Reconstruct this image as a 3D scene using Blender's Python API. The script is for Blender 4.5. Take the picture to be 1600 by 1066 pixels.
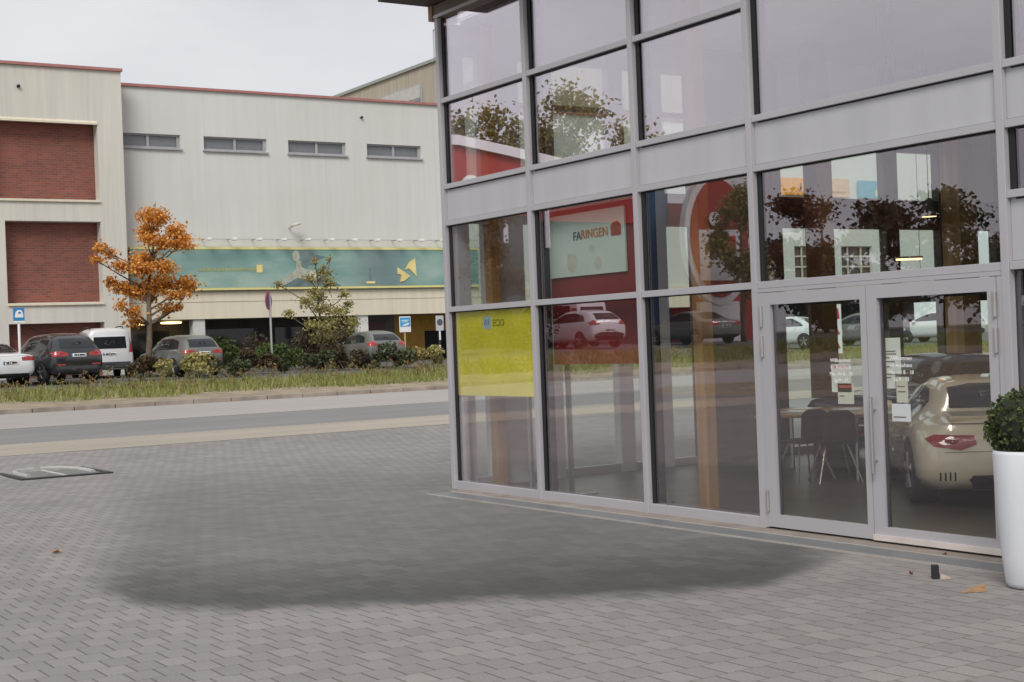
import bpy, bmesh, math, random
import numpy as np
from mathutils import Vector, Matrix, Euler
from mathutils.bvhtree import BVHTree
random.seed(7)
S = bpy.context.scene
for o in list(bpy.data.objects): bpy.data.objects.remove(o)
COL = S.collection
R = math.radians
# ------------------------------------------------------------ camera, sky, sun, exposure
TH, ROLL, PIT = math.atan(.64), math.atan(.0382), 1.7/2272
r0 = Vector((math.cos(TH), -math.sin(TH), 0)); f0 = Vector((math.sin(TH), math.cos(TH), 0)); u0 = Vector((0, 0, 1))
fw = f0*math.cos(PIT)+u0*math.sin(PIT); uw = u0*math.cos(PIT)-f0*math.sin(PIT)
rt = r0*math.cos(ROLL)-uw*math.sin(ROLL); up = uw*math.cos(ROLL)+r0*math.sin(ROLL)
cam = bpy.data.cameras.new('camera'); co = bpy.data.objects.new('camera', cam); COL.objects.link(co)
m = Matrix((rt, up, -fw)).transposed().to_4x4(); m.translation = (0, 0, 1.7); co.matrix_world = m
cam.sensor_width = 36; cam.lens = 2272/1600*36; cam.clip_end = 2000; cam.clip_start = .05
S.camera = co
SUN_AZ, SUN_EL = R(222), R(42)          # azimuth clockwise from +Y
W = bpy.data.worlds.new('World'); S.world = W; W.use_nodes = True
nt = W.node_tree; nt.nodes.clear()
def wn(t): return nt.nodes.new(t)
sky = wn('ShaderNodeTexSky'); sky.sky_type = 'NISHITA'; sky.sun_disc = False; sky.sun_elevation = SUN_EL; sky.sun_rotation = SUN_AZ
b1 = wn('ShaderNodeBackground'); b1.inputs[1].default_value = .1; nt.links.new(sky.outputs[0], b1.inputs[0])
tc = wn('ShaderNodeTexCoord'); mp = wn('ShaderNodeMapping'); mp.inputs['Scale'].default_value = (1, 1, 2.6)
nz = wn('ShaderNodeTexNoise'); nz.inputs['Scale'].default_value = 2.2; nz.inputs['Detail'].default_value = 6; nz.inputs['Roughness'].default_value = .55
nt.links.new(tc.outputs['Generated'], mp.inputs[0]); nt.links.new(mp.outputs[0], nz.inputs[0])
cr = wn('ShaderNodeValToRGB'); cr.color_ramp.elements[0].position = .32; cr.color_ramp.elements[1].position = .68
cr.color_ramp.elements[0].color = (.73, .735, .765, 1); cr.color_ramp.elements[1].color = (.95, .955, .975, 1)
nt.links.new(nz.outputs[0], cr.inputs[0])
b2 = wn('ShaderNodeBackground'); b2.inputs[1].default_value = .84; nt.links.new(cr.outputs[0], b2.inputs[0])
mx = wn('ShaderNodeMixShader'); mx.inputs[0].default_value = .93; wo = wn('ShaderNodeOutputWorld')
nt.links.new(b1.outputs[0], mx.inputs[1]); nt.links.new(b2.outputs[0], mx.inputs[2]); nt.links.new(mx.outputs[0], wo.inputs[0])
sd = Vector((math.sin(SUN_AZ)*math.cos(SUN_EL), math.cos(SUN_AZ)*math.cos(SUN_EL), math.sin(SUN_EL)))
sl = bpy.data.lights.new('sun', 'SUN'); sl.energy = 2.0; sl.angle = R(25); sl.color = (1, .965, .92)
so = bpy.data.objects.new('sun', sl); COL.objects.link(so); so.rotation_euler = sd.to_track_quat('Z', 'Y').to_euler()
S.view_settings.view_transform = 'Standard'; S.view_settings.look = 'None'; S.view_settings.exposure = .12; S.view_settings.gamma = 1
S.render.engine = 'CYCLES'
S.cycles.transparent_max_bounces = 32; S.cycles.max_bounces = 10; S.cycles.glossy_bounces = 5

# ------------------------------------------------------------ materials
def srgb(r, g, b):
    f = lambda c: (c/255/12.92) if c/255 <= .04045 else ((c/255+.055)/1.055)**2.4
    return (f(r), f(g), f(b), 1)
MATS = {}
class NT:
    def __init__(s, name):
        s.m = bpy.data.materials.new(name); s.m.use_nodes = True; s.t = s.m.node_tree
        s.b = s.t.nodes['Principled BSDF']; s.out = s.t.nodes['Material Output']
    def n(s, t, **k):
        x = s.t.nodes.new(t)
        for a, v in k.items(): setattr(x, a, v)
        return x
    def l(s, a, b): s.t.links.new(a, b)
    def v(s, inp, val):
        if isinstance(val, (int, float, tuple)): inp.default_value = val
        else: s.l(val, inp)
    def math(s, op, a, b=0., c=None):
        x = s.n('ShaderNodeMath', operation=op); s.v(x.inputs[0], a); s.v(x.inputs[1], b)
        if c is not None: s.v(x.inputs[2], c)
        return x.outputs[0]
    def mix(s, f, a, b, bt='MIX'):
        x = s.n('ShaderNodeMix', data_type='RGBA', blend_type=bt); s.v(x.inputs[0], f); s.v(x.inputs[6], a); s.v(x.inputs[7], b)
        return x.outputs[2]
    def noise(s, scale, detail=4, vec=None, rough=.55):
        x = s.n('ShaderNodeTexNoise'); x.inputs['Scale'].default_value = scale; x.inputs['Detail'].default_value = detail; x.inputs['Roughness'].default_value = rough
        if vec is not None: s.l(vec, x.inputs[0])
        return x.outputs[0]
    def obj(s, scale=None):
        t = s.n('ShaderNodeTexCoord').outputs['Object']
        if scale:
            p = s.n('ShaderNodeMapping'); p.inputs['Scale'].default_value = scale; s.l(t, p.inputs[0]); return p.outputs[0]
        return t
    def ramp(s, fac, *st):
        x = s.n('ShaderNodeValToRGB'); e = x.color_ramp.elements
        while len(e) < len(st): e.new(.5)
        for i, (p, c) in enumerate(st): e[i].position = p; e[i].color = c if len(c) == 4 else (*c, 1)
        s.l(fac, x.inputs[0]); return x.outputs[0]
    def bump(s, h, st=.3, d=.01):
        x = s.n('ShaderNodeBump'); x.inputs['Strength'].default_value = st; x.inputs['Distance'].default_value = d
        s.l(h, x.inputs['Height']); s.l(x.outputs[0], s.b.inputs['Normal'])
def mat(name, col, rough=.6, metal=0, var=.12, scale=3., coat=0, vscale=(1, 1, 1), spec=.5, bump=0, emit=0):
    if name in MATS: return MATS[name]
    k = NT(name); col = (*col[:3], 1)
    a = tuple(min(1, c*(1-var)) for c in col[:3])+(1,); b = tuple(min(1, c*(1+var)) for c in col[:3])+(1,)
    nn = k.noise(scale, 5, k.obj(vscale))
    k.l(k.ramp(nn, (.3, a), (.7, b)), k.b.inputs['Base Color'])
    k.b.inputs['Roughness'].default_value = rough; k.b.inputs['Metallic'].default_value = metal
    k.b.inputs['Coat Weight'].default_value = coat; k.b.inputs['Coat Roughness'].default_value = .05; k.b.inputs['Specular IOR Level'].default_value = spec
    if bump: k.bump(k.noise(scale*12, 3, k.obj()), bump, .01)
    if emit: k.b.inputs['Emission Color'].default_value = col; k.b.inputs['Emission Strength'].default_value = emit
    MATS[name] = k.m; return k.m
def leafmat(name, *cols, trans=.25):
    k = NT(name); g = k.n('ShaderNodeNewGeometry')
    st = [((i+.5)/len(cols), (*c, 1)) for i, c in enumerate(cols)]
    c = k.ramp(g.outputs['Random Per Island'], *st)
    k.l(c, k.b.inputs['Base Color']); k.b.inputs['Roughness'].default_value = .6
    tr = k.n('ShaderNodeBsdfTranslucent'); k.l(c, tr.inputs[0]); mxs = k.n('ShaderNodeMixShader'); mxs.inputs[0].default_value = trans
    k.l(k.b.outputs[0], mxs.inputs[1]); k.l(tr.outputs[0], mxs.inputs[2]); k.l(mxs.outputs[0], k.out.inputs[0])
    MATS[name] = k.m; return k.m
def glassmat(name, base, gain, tint):
    k = NT(name); ge = k.n('ShaderNodeNewGeometry'); dp = k.n('ShaderNodeVectorMath', operation='DOT_PRODUCT')
    k.l(ge.outputs['Incoming'], dp.inputs[0]); k.l(ge.outputs['Normal'], dp.inputs[1])
    f = k.math('MULTIPLY_ADD', k.math('POWER', k.math('SUBTRACT', 1., k.math('ABSOLUTE', dp.outputs['Value'])), 3.), gain, base)
    t = k.n('ShaderNodeBsdfTransparent'); t.inputs[0].default_value = (*tint, 1)
    g = k.n('ShaderNodeBsdfGlossy'); g.inputs['Roughness'].default_value = 0; g.inputs[0].default_value = (1, .915, .985, 1)
    bp = k.n('ShaderNodeBump'); bp.inputs['Strength'].default_value = .012; bp.inputs['Distance'].default_value = .02
    k.l(k.noise(.8, 1, k.obj()), bp.inputs['Height']); k.l(bp.outputs[0], g.inputs['Normal'])
    x = k.n('ShaderNodeMixShader'); k.l(f, x.inputs[0]); k.l(t.outputs[0], x.inputs[1]); k.l(g.outputs[0], x.inputs[2]); k.l(x.outputs[0], k.out.inputs[0])
    MATS[name] = k.m; return k.m

# paving: running-bond blocks with brown joints along Y, faint joints along X, a car's shadow painted in the middle
def paving():
    k = NT('paving'); o = k.obj(); sp = k.n('ShaderNodeSeparateXYZ'); k.l(o, sp.inputs[0])
    wob = k.math('MULTIPLY', k.math('SUBTRACT', k.noise(.5, 2, o), .5), .05)
    X = k.math('ADD', sp.outputs[0], wob); Y = k.math('ADD', sp.outputs[1], wob)
    BW, BH = .165, .215
    v = k.math('DIVIDE', Y, BH); row = k.math('FLOOR', v); fv = k.math('SUBTRACT', v, row)
    off = k.math('MULTIPLY', k.math('FLOORED_MODULO', row, 2.), .5)
    u = k.math('ADD', k.math('DIVIDE', X, BW), off); cu = k.math('FLOOR', u); fu = k.math('SUBTRACT', u, cu)
    du = k.math('MULTIPLY', k.math('SUBTRACT', .5, k.math('ABSOLUTE', k.math('SUBTRACT', fu, .5))), BW)
    dv = k.math('MULTIPLY', k.math('SUBTRACT', .5, k.math('ABSOLUTE', k.math('SUBTRACT', fv, .5))), BH)
    def line(d, w):
        x = k.n('ShaderNodeMapRange'); x.inputs[1].default_value = w*.5; x.inputs[2].default_value = w*1.3; x.inputs[3].default_value = 1; x.inputs[4].default_value = 0; k.l(d, x.inputs[0]); return x.outputs[0]
    lu = line(du, .0065); lv = line(dv, .005)
    cmb = k.n('ShaderNodeCombineXYZ'); k.l(cu, cmb.inputs[0]); k.l(row, cmb.inputs[1])
    wnz = k.n('ShaderNodeTexWhiteNoise', noise_dimensions='2D'); k.l(cmb.outputs[0], wnz.inputs[0])
    base = k.ramp(wnz.outputs[0], (0, (.262, .248, .238)), (.5, (.288, .273, .263)), (1, (.316, .298, .285)))
    patch = k.noise(.35, 5, o); base = k.mix(.55, base, k.ramp(patch, (.3, (.78, .77, .77)), (.7, (1.1, 1.08, 1.06))), 'MULTIPLY')
    grain = k.noise(60, 3, o); base = k.mix(.6, base, k.ramp(grain, (.3, (.8, .8, .8)), (.7, (1.15, 1.15, 1.15))), 'MULTIPLY')
    vo = k.n('ShaderNodeTexVoronoi'); vo.inputs['Scale'].default_value = 2.3; k.l(o, vo.inputs[0]); spot = k.math('LESS_THAN', vo.outputs['Distance'], .045); base = k.mix(k.math('MULTIPLY', spot, .35), base, (.12, .11, .10, 1))
    strk = k.noise(1.4, 6, k.obj((.35, 1, 1)), .7); base = k.mix(.5, base, k.ramp(strk, (.35, (.86, .855, .84)), (.65, (1.05, 1.05, 1.05))), 'MULTIPLY')
    # painted shadow of an absent car, darkest at its near edge: along d=(.72,-.69)
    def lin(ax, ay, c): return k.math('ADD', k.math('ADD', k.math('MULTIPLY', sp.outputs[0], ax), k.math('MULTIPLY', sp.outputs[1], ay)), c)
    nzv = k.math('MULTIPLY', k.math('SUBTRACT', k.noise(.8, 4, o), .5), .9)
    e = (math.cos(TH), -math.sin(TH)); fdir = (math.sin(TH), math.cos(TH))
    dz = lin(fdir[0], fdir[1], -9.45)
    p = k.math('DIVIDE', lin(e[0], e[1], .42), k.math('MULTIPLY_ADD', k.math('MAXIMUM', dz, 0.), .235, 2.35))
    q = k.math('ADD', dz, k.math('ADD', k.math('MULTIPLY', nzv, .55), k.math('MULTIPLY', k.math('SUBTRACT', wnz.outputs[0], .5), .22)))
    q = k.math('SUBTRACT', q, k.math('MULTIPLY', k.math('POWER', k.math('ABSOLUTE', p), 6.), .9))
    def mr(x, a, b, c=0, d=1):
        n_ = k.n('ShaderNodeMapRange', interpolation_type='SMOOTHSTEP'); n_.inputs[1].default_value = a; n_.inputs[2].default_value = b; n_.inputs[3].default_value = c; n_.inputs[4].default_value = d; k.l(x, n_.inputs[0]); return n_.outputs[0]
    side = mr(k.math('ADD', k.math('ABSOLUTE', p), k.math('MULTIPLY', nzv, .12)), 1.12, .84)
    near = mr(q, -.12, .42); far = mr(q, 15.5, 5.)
    car_shade = k.math('MULTIPLY', k.math('MULTIPLY', side, near), mr(far, 0, 1, .12, 1))
    edge = k.math('MULTIPLY', car_shade, mr(q, 3.2, .2))
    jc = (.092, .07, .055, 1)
    c = k.mix(k.math('MULTIPLY', lu, k.math('SUBTRACT', .7, k.math('MULTIPLY', car_shade, .4))), base, jc)
    c = k.mix(k.math('MULTIPLY', lv, k.math('SUBTRACT', .34, k.math('MULTIPLY', car_shade, .2))), c, jc)
    c = k.mix(k.math('MULTIPLY', car_shade, .9), c, (.58, .62, .62, 1), 'MULTIPLY')
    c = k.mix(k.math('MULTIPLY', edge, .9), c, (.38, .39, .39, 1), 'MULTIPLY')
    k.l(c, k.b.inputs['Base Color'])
    k.l(k.math('SUBTRACT', .8, k.math('MULTIPLY', car_shade, .12)), k.b.inputs['Roughness'])
    k.b.inputs['Specular IOR Level'].default_value = .3
    k.bump(k.math('SUBTRACT', k.math('MULTIPLY', grain, .25), k.math('MAXIMUM', lu, k.math('MULTIPLY', lv, .6))), .35, .006)
    MATS['paving'] = k.m; return k.m
def asphalt(name, a, b):
    k = NT(name); o = k.obj((.15, 1, 1)); c = k.ramp(k.noise(1.2, 6, o), (.3, a), (.7, b))
    c = k.mix(.7, c, k.ramp(k.noise(45, 3, k.obj()), (.3, (.75, .75, .75)), (.7, (1.2, 1.2, 1.2))), 'MULTIPLY')
    k.l(c, k.b.inputs['Base Color']); k.b.inputs['Roughness'].default_value = .85; MATS[name] = k.m; return k.m
def brickmat():
    k = NT('brick'); o = k.obj(); mpn = k.n('ShaderNodeMapping'); mpn.inputs['Rotation'].default_value = (R(90), 0, 0); k.l(o, mpn.inputs[0])
    bt = k.n('ShaderNodeTexBrick'); bt.inputs['Scale'].default_value = 1; bt.inputs['Brick Width'].default_value = .26; bt.inputs['Row Height'].default_value = .088; bt.inputs['Mortar Size'].default_value = .012; bt.inputs['Bias'].default_value = -.1
    sw = k.n('ShaderNodeSeparateXYZ'); k.l(o, sw.inputs[0]); cb = k.n('ShaderNodeCombineXYZ'); k.l(sw.outputs[0], cb.inputs[0]); k.l(sw.outputs[2], cb.inputs[1]); k.l(cb.outputs[0], bt.inputs[0])
    bt.inputs['Color1'].default_value = (.27, .078, .052, 1); bt.inputs['Color2'].default_value = (.175, .056, .044, 1); bt.inputs['Mortar'].default_value = (.17, .12, .10, 1)
    c = k.mix(.6, bt.outputs[0], k.ramp(k.noise(.8, 4, o), (.3, (.75, .75, .78)), (.7, (1.2, 1.15, 1.1))), 'MULTIPLY')
    k.l(c, k.b.inputs['Base Color']); k.b.inputs['Roughness'].default_value = .85; MATS['brick'] = k.m; return k.m
def concrete(name, col, streak=.18, seam=0):
    k = NT(name); o = k.obj()
    st = k.noise(1.6, 5, k.obj((3, 3, .14)), .6); bl = k.noise(.25, 4, o)
    c = k.mix(1, (*col, 1), k.ramp(st, (.35, (1-streak,)*3), (.65, (1.04, 1.04, 1.03))), 'MULTIPLY')
    c = k.mix(.7, c, k.ramp(bl, (.3, (.92, .92, .9)), (.7, (1.04, 1.04, 1.05))), 'MULTIPLY')
    if seam:
        sx = k.n('ShaderNodeSeparateXYZ'); k.l(o, sx.inputs[0])
        f = k.math('PINGPONG', sx.outputs[0], seam/2); ln = k.math('LESS_THAN', f, .018)
        c = k.mix(k.math('MULTIPLY', ln, .15), c, (.3, .3, .29, 1))
    k.l(c, k.b.inputs['Base Color']); k.b.inputs['Roughness'].default_value = .85
    MATS[name] = k.m; return k.m
def tealmat():
    k = NT('banner_print'); o = k.obj((.22, .4, .6)); n_ = k.noise(1.3, 4, o)
    c = k.ramp(n_, (.3, (.13, .245, .235)), (.5, (.20, .34, .31)), (.7, (.36, .48, .41)))
    s = k.n('ShaderNodeSeparateXYZ'); k.l(k.obj(), s.inputs[0])
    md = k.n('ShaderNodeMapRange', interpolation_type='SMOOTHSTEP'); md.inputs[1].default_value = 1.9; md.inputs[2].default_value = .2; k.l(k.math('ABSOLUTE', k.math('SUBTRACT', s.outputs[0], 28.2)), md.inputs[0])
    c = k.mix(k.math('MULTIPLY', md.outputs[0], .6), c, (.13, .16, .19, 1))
    k.l(c, k.b.inputs['Base Color']); k.b.inputs['Roughness'].default_value = .5; MATS['banner_print'] = k.m; return k.m
def woodmat():
    k = NT('glulam'); o = k.obj((6, 6, .35)); c = k.ramp(k.noise(2, 6, o), (.3, (.30, .165, .06)), (.7, (.46, .28, .12)))
    k.l(c, k.b.inputs['Base Color']); k.b.inputs['Roughness'].default_value = .5; MATS['glulam'] = k.m; return k.m
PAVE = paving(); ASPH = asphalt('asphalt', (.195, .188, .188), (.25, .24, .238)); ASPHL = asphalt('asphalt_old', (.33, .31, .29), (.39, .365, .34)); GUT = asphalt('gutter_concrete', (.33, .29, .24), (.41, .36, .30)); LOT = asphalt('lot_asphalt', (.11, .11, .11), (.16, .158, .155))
BRICK = brickmat(); WALL = concrete('wall_render', (.60, .605, .58), .014, 5.2); WING = concrete('wing_concrete', (.62, .60, .54), .08); CREAM = concrete('cream_panel', (.70, .645, .51), .06, 4.8); BGC = concrete('old_concrete', (.46, .41, .33), .22)
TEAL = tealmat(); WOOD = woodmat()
ALU = mat('aluminium_grey', (.44, .43, .45), .42, .15, .04, .8); PANEL = mat('spandrel_grey', (.47, .47, .49), .38, .1, .07, 1.2, 0, (1, 2.5, .25))
BLACK = mat('black_rubber', (.012, .012, .013), .7); DARK = mat('dark_interior', (.05, .05, .055), .8)
SOFF = mat('brown_soffit', (.055, .04, .03), .7); ROOFB = mat('fascia_brown', (.16, .13, .11), .6)
GLASS = glassmat('facade_glass', .28, 1.7, (.98, .99, .985)); GLASSL = glassmat('facade_glass_lower', .125, 1.2, (.985, .99, .985)); DGLASS = glassmat('door_glass_clear', .075, .8, (.98, .99, .985)); CLEAR = glassmat('clear_glass', .02, .35, (.90, .96, .925))
WHITEP = mat('white_paint', (.80, .80, .80), .4, 0, .03); STEEL = mat('steel', (.55, .55, .56), .3, .9, .05); REDC = mat('red_coping', (.38, .16, .15), .5)
YEL = mat('yellow_edge', (.70, .64, .27), .5, 0, .08); PLASTER = mat('interior_plaster', (.58, .56, .58), .8, 0, .04); FLOOR = mat('interior_floor', (.12, .095, .075), .35, 0, .2, 2)
CARW = mat('car_white', (.72, .73, .74), .3, 0, .02, 1, 1); CARB = mat('car_black', (.012, .014, .018), .25, 0, .1, 1, 1); CARC = mat('car_cream', (.84, .75, .55), .22, .05, .05, 1, 1)
CARG = mat('car_grey', (.15, .155, .145), .45, .1, .1, 2, .8); CARD = mat('car_dark', (.03, .022, .024), .25, 0, .1, 1, 1)
CGL = mat('car_glass', (.02, .024, .028), .06, 0, .05); LAMP = mat('tail_red', (.38, .018, .02), .15, 0, .15, 8, 1); LAMPW = mat('lamp_clear', (.75, .76, .78), .12, .2, .1, 6); PLATE = mat('plate_white', (.75, .75, .74), .4, 0, .03); BLUE = mat('sign_blue', (.03, .22, .50), .4, 0, .05)
CHROME = mat('chrome', (.75, .75, .77), .12, 1, .03); RIM = mat('rim_silver', (.42, .43, .45), .3, .8, .05)
BARK = mat('bark', (.16, .12, .085), .9, 0, .35, 9); SOIL = mat('soil', (.29, .24, .165), .95, 0, .3, 2.5)

# ------------------------------------------------------------ mesh helpers
class MB:
    def __init__(s): s.v = []; s.f = []
    def add(s, v, f): n = len(s.v); s.v += [tuple(p) for p in v]; s.f += [tuple(i+n for i in q) for q in f]; return s
    def box(s, x0, x1, y0, y1, z0, z1):
        return s.add([(x0, y0, z0), (x1, y0, z0), (x1, y1, z0), (x0, y1, z0), (x0, y0, z1), (x1, y0, z1), (x1, y1, z1), (x0, y1, z1)],
                     [(0, 3, 2, 1), (4, 5, 6, 7), (0, 1, 5, 4), (1, 2, 6, 5), (2, 3, 7, 6), (3, 0, 4, 7)])
    def tube(s, pts, rs, n=8, cap=True):
        pts = [Vector(p) for p in pts]
        if not isinstance(rs, (list, tuple)): rs = [rs]*len(pts)
        V = []; F = []; ref = Vector((.3, .9, .2)).normalized()
        for i, p in enumerate(pts):
            t = (pts[min(i+1, len(pts)-1)]-pts[max(i-1, 0)]).normalized(); a = t.cross(ref)
            if a.length < .05: a = t.cross(Vector((1, 0, 0)))
            a.normalize(); b = t.cross(a)
            for j in range(n):
                w = 2*math.pi*j/n; V.append(p+(a*math.cos(w)+b*math.sin(w))*rs[i])
        for i in range(len(pts)-1):
            for j in range(n): F.append((i*n+j, i*n+(j+1) % n, (i+1)*n+(j+1) % n, (i+1)*n+j))
        if cap: F.append(tuple(range(n))[::-1]); F.append(tuple((len(pts)-1)*n+j for j in range(n)))
        return s.add(V, F)
    def lathe(s, prof, n=24, c=(0, 0, 0), axis='z', ea=1, eb=1):
        V = []; F = []
        for r, h in prof:
            for j in range(n):
                w = 2*math.pi*j/n; a, b = r*math.cos(w)*ea, r*math.sin(w)*eb
                p = (a, b, h) if axis == 'z' else ((a, h, b) if axis == 'y' else (h, a, b)); V.append((p[0]+c[0], p[1]+c[1], p[2]+c[2]))
        for i in range(len(prof)-1):
            for j in range(n): F.append((i*n+j, i*n+(j+1) % n, (i+1)*n+(j+1) % n, (i+1)*n+j))
        F.append(tuple(range(n))[::-1]); F.append(tuple((len(prof)-1)*n+j for j in range(n)))
        return s.add(V, F)
    def prism(s, poly, plane, d0, d1):       # poly in 2D, extruded along the normal: plane 'xz' (along y), 'yz' (along x), 'xy' (along z)
        def P(a, b, d): return (a, d, b) if plane == 'xz' else ((d, a, b) if plane == 'yz' else (a, b, d))
        n = len(poly); V = [P(a, b, d0) for a, b in poly]+[P(a, b, d1) for a, b in poly]
        return s.add(V, [tuple(range(n)), tuple(range(n, 2*n))[::-1]]+[(i, i+n, (i+1) % n+n, (i+1) % n) for i in range(n)])
    def build(s, name, mt, parent=None, smooth=False, bevel=0, fixn=True):
        me = bpy.data.meshes.new(name); me.from_pydata(s.v, [], s.f); me.materials.append(mt)
        if fixn:
            bm = bmesh.new(); bm.from_mesh(me); bmesh.ops.recalc_face_normals(bm, faces=bm.faces); bm.to_mesh(me); bm.free()
        if smooth:
            me.polygons.foreach_set('use_smooth', [True]*len(me.polygons))
        o = bpy.data.objects.new(name, me); COL.objects.link(o)
        if parent: o.parent = parent
        if bevel:
            b = o.modifiers.new('bevel', 'BEVEL'); b.width = bevel; b.segments = 2; b.limit_method = 'ANGLE'
        return o
def box(name, mt, parent, *a, bevel=0): return MB().box(*a).build(name, mt, parent, bevel=bevel)
def tag(o, label, cat, group=None):
    o['label'] = label; o['category'] = cat
    if group: o['group'] = group
    return o
def struct(o): o['kind'] = 'structure'; return o
def empty(name, label, cat, loc=(0, 0, 0), rz=0, group=None):
    o = bpy.data.objects.new(name, None); COL.objects.link(o); o.location = loc; o.rotation_euler = (0, 0, rz); o.empty_display_size = .1
    return tag(o, label, cat, group)
def copy_tree(o, parent=None):
    c = o.copy(); COL.objects.link(c); c.parent = parent
    for ch in list(o.children): copy_tree(ch, c)
    return c
def text(name, s, size, mt, parent, loc, rot, depth=.002, align='CENTER'):
    cu = bpy.data.curves.new(name, 'FONT'); cu.body = s; cu.size = size; cu.extrude = depth; cu.align_x = align; cu.align_y = 'CENTER'; cu.resolution_u = 3
    t = bpy.data.objects.new(name, cu); me = bpy.data.meshes.new_from_object(t); bpy.data.objects.remove(t)
    me.materials.append(mt); o = bpy.data.objects.new(name, me); COL.objects.link(o); o.location = loc; o.rotation_euler = rot; o.parent = parent
    return o

# ------------------------------------------------------------ the ground
GP = [(-70, 0), (22, 0), (35.3, .45), (35.31, .55), (43, .84), (46, .94), (54, 1.05), (70, 1.15), (400, 1.5)]
def g(y, x=20):
    return float(np.interp(y, [a for a, b in GP], [b for a, b in GP]))+float(np.interp(y, [30, 44], [0, 1]))*min(.5, max(0, (4-x)*.03))
def strip(name, mt, ys, dz, x0=-90, x1=140, nx=93):
    V = []; F = []
    for y in ys:
        for i in range(nx): V.append((x0+(x1-x0)*i/(nx-1), y, g(y, x0+(x1-x0)*i/(nx-1))+dz))
    for j in range(len(ys)-1):
        for i in range(nx-1): F.append((j*nx+i, j*nx+i+1, (j+1)*nx+i+1, (j+1)*nx+i))
    return struct(MB().add(V, F).build(name, mt))
strip('ground', SOIL, [-300, -70, 22, 35.2, 36, 43, 46, 54, 70, 400], -.05, -400, 500)
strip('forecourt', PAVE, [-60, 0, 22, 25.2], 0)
strip('gutter', GUT, [25.2, 26.2, 27.3], .004)
strip('road', ASPH, [27.2, 29, 31.0], .0)
strip('far_lane', ASPHL, [30.9, 33, 35.3], .004)
V = MB()
x = -60
while x < 90:
    zk = g(35.4, x)+.012+random.uniform(-.006, .006); V.box(x, x+.98, 35.3, 35.46, zk-.3, zk); x += 1
struct(V.build('kerb', mat('kerb_stone', (.30, .25, .21), .85, 0, .25, 2), bevel=.015))
strip('verge', SOIL, [35.46, 37, 39, 41, 43.2], 0.0)
strip('car_park', LOT, [43.2, 46, 54, 70], .004)
# grass on the verge: nobody could count it
def grass():
    rng = np.random.default_rng(3); n = 60000
    x = rng.uniform(-40, 62, n); y = 37.3+rng.beta(1.2, 1.5, n)*6.0+.35*np.sin(x*.9)+.2*np.sin(x*2.3)
    d = np.abs(np.sin(x*1.7+y)*np.cos(x*.6-y*1.3)); h = rng.uniform(.08, .34, n)*(.45+.8*d)
    V = []; F = []
    gy = np.array([g(t, u) for t, u in zip(y, x)])
    a = rng.uniform(0, 6.28, n); w = rng.uniform(.012, .03, n); lx = rng.normal(0, .07, n); ly = rng.normal(0, .07, n)
    for i in range(n):
        c, s_ = math.cos(a[i])*w[i], math.sin(a[i])*w[i]; z = gy[i]-.02
        V += [(x[i]-c, y[i]-s_, z), (x[i]+c, y[i]+s_, z), (x[i]+lx[i], y[i]+ly[i], z+h[i])]; F.append((3*i, 3*i+1, 3*i+2))
    mt = leafmat('grass_blade', (.15, .19, .04), (.23, .26, .06), (.29, .29, .085), (.18, .23, .05), (.40, .34, .14), trans=.3)
    o = MB().add(V, F).build('grass', mt, fixn=False); o['kind'] = 'stuff'; tag(o, 'yellowish green grass on the verge between road and car park', 'grass')
grass()

# ------------------------------------------------------------ foliage
def leaves(cl, n, size, rng, droop=.3, soft=False):      # cl: list of (centre, radii)
    V = []; F = []
    vol = np.array([r[0]*r[1]*r[2] for c, r in cl])**.75; cnt = np.maximum(3, (n*vol/vol.sum()).astype(int))
    for (c, r), k in zip(cl, cnt):
        for _ in range(k):
            d = rng.normal(size=3); d /= np.linalg.norm(d)+1e-6; rad = min(1.55, abs(rng.normal(0, .42))+rng.uniform(0, .55)) if soft else rng.uniform(.15, 1)**.45
            p = Vector((c[0]+d[0]*r[0]*rad, c[1]+d[1]*r[1]*rad, c[2]+d[2]*r[2]*rad))
            q = Euler((rng.uniform(-1.2, 1.2), rng.uniform(-1.2, 1.2), rng.uniform(0, 6.28))).to_matrix(); s = size*rng.uniform(.6, 1.35)
            pts = [(-.5, 0, 0), (0, -.36, .06), (.55, 0, -droop*.4), (0, .36, .06)]; b = len(V)
            V += [p+q@(Vector(t)*s) for t in pts]; F.append((b, b+1, b+2)); F.append((b, b+2, b+3))
    return MB().add(V, F)
def limb(mb, a, b, r0_, r1_, rng, sag=.12, n=5):
    a, b = Vector(a), Vector(b); L = (b-a).length; pts = []; rs = []
    mid = Vector((rng.normal(0, .07)*L, rng.normal(0, .07)*L, -sag*L*.3))
    for i in range(n+1):
        t = i/n; pts.append(a.lerp(b, t)+mid*math.sin(math.pi*t)); rs.append(r0_*(1-t)+r1_*t)
    mb.tube(pts, rs, 6)
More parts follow.
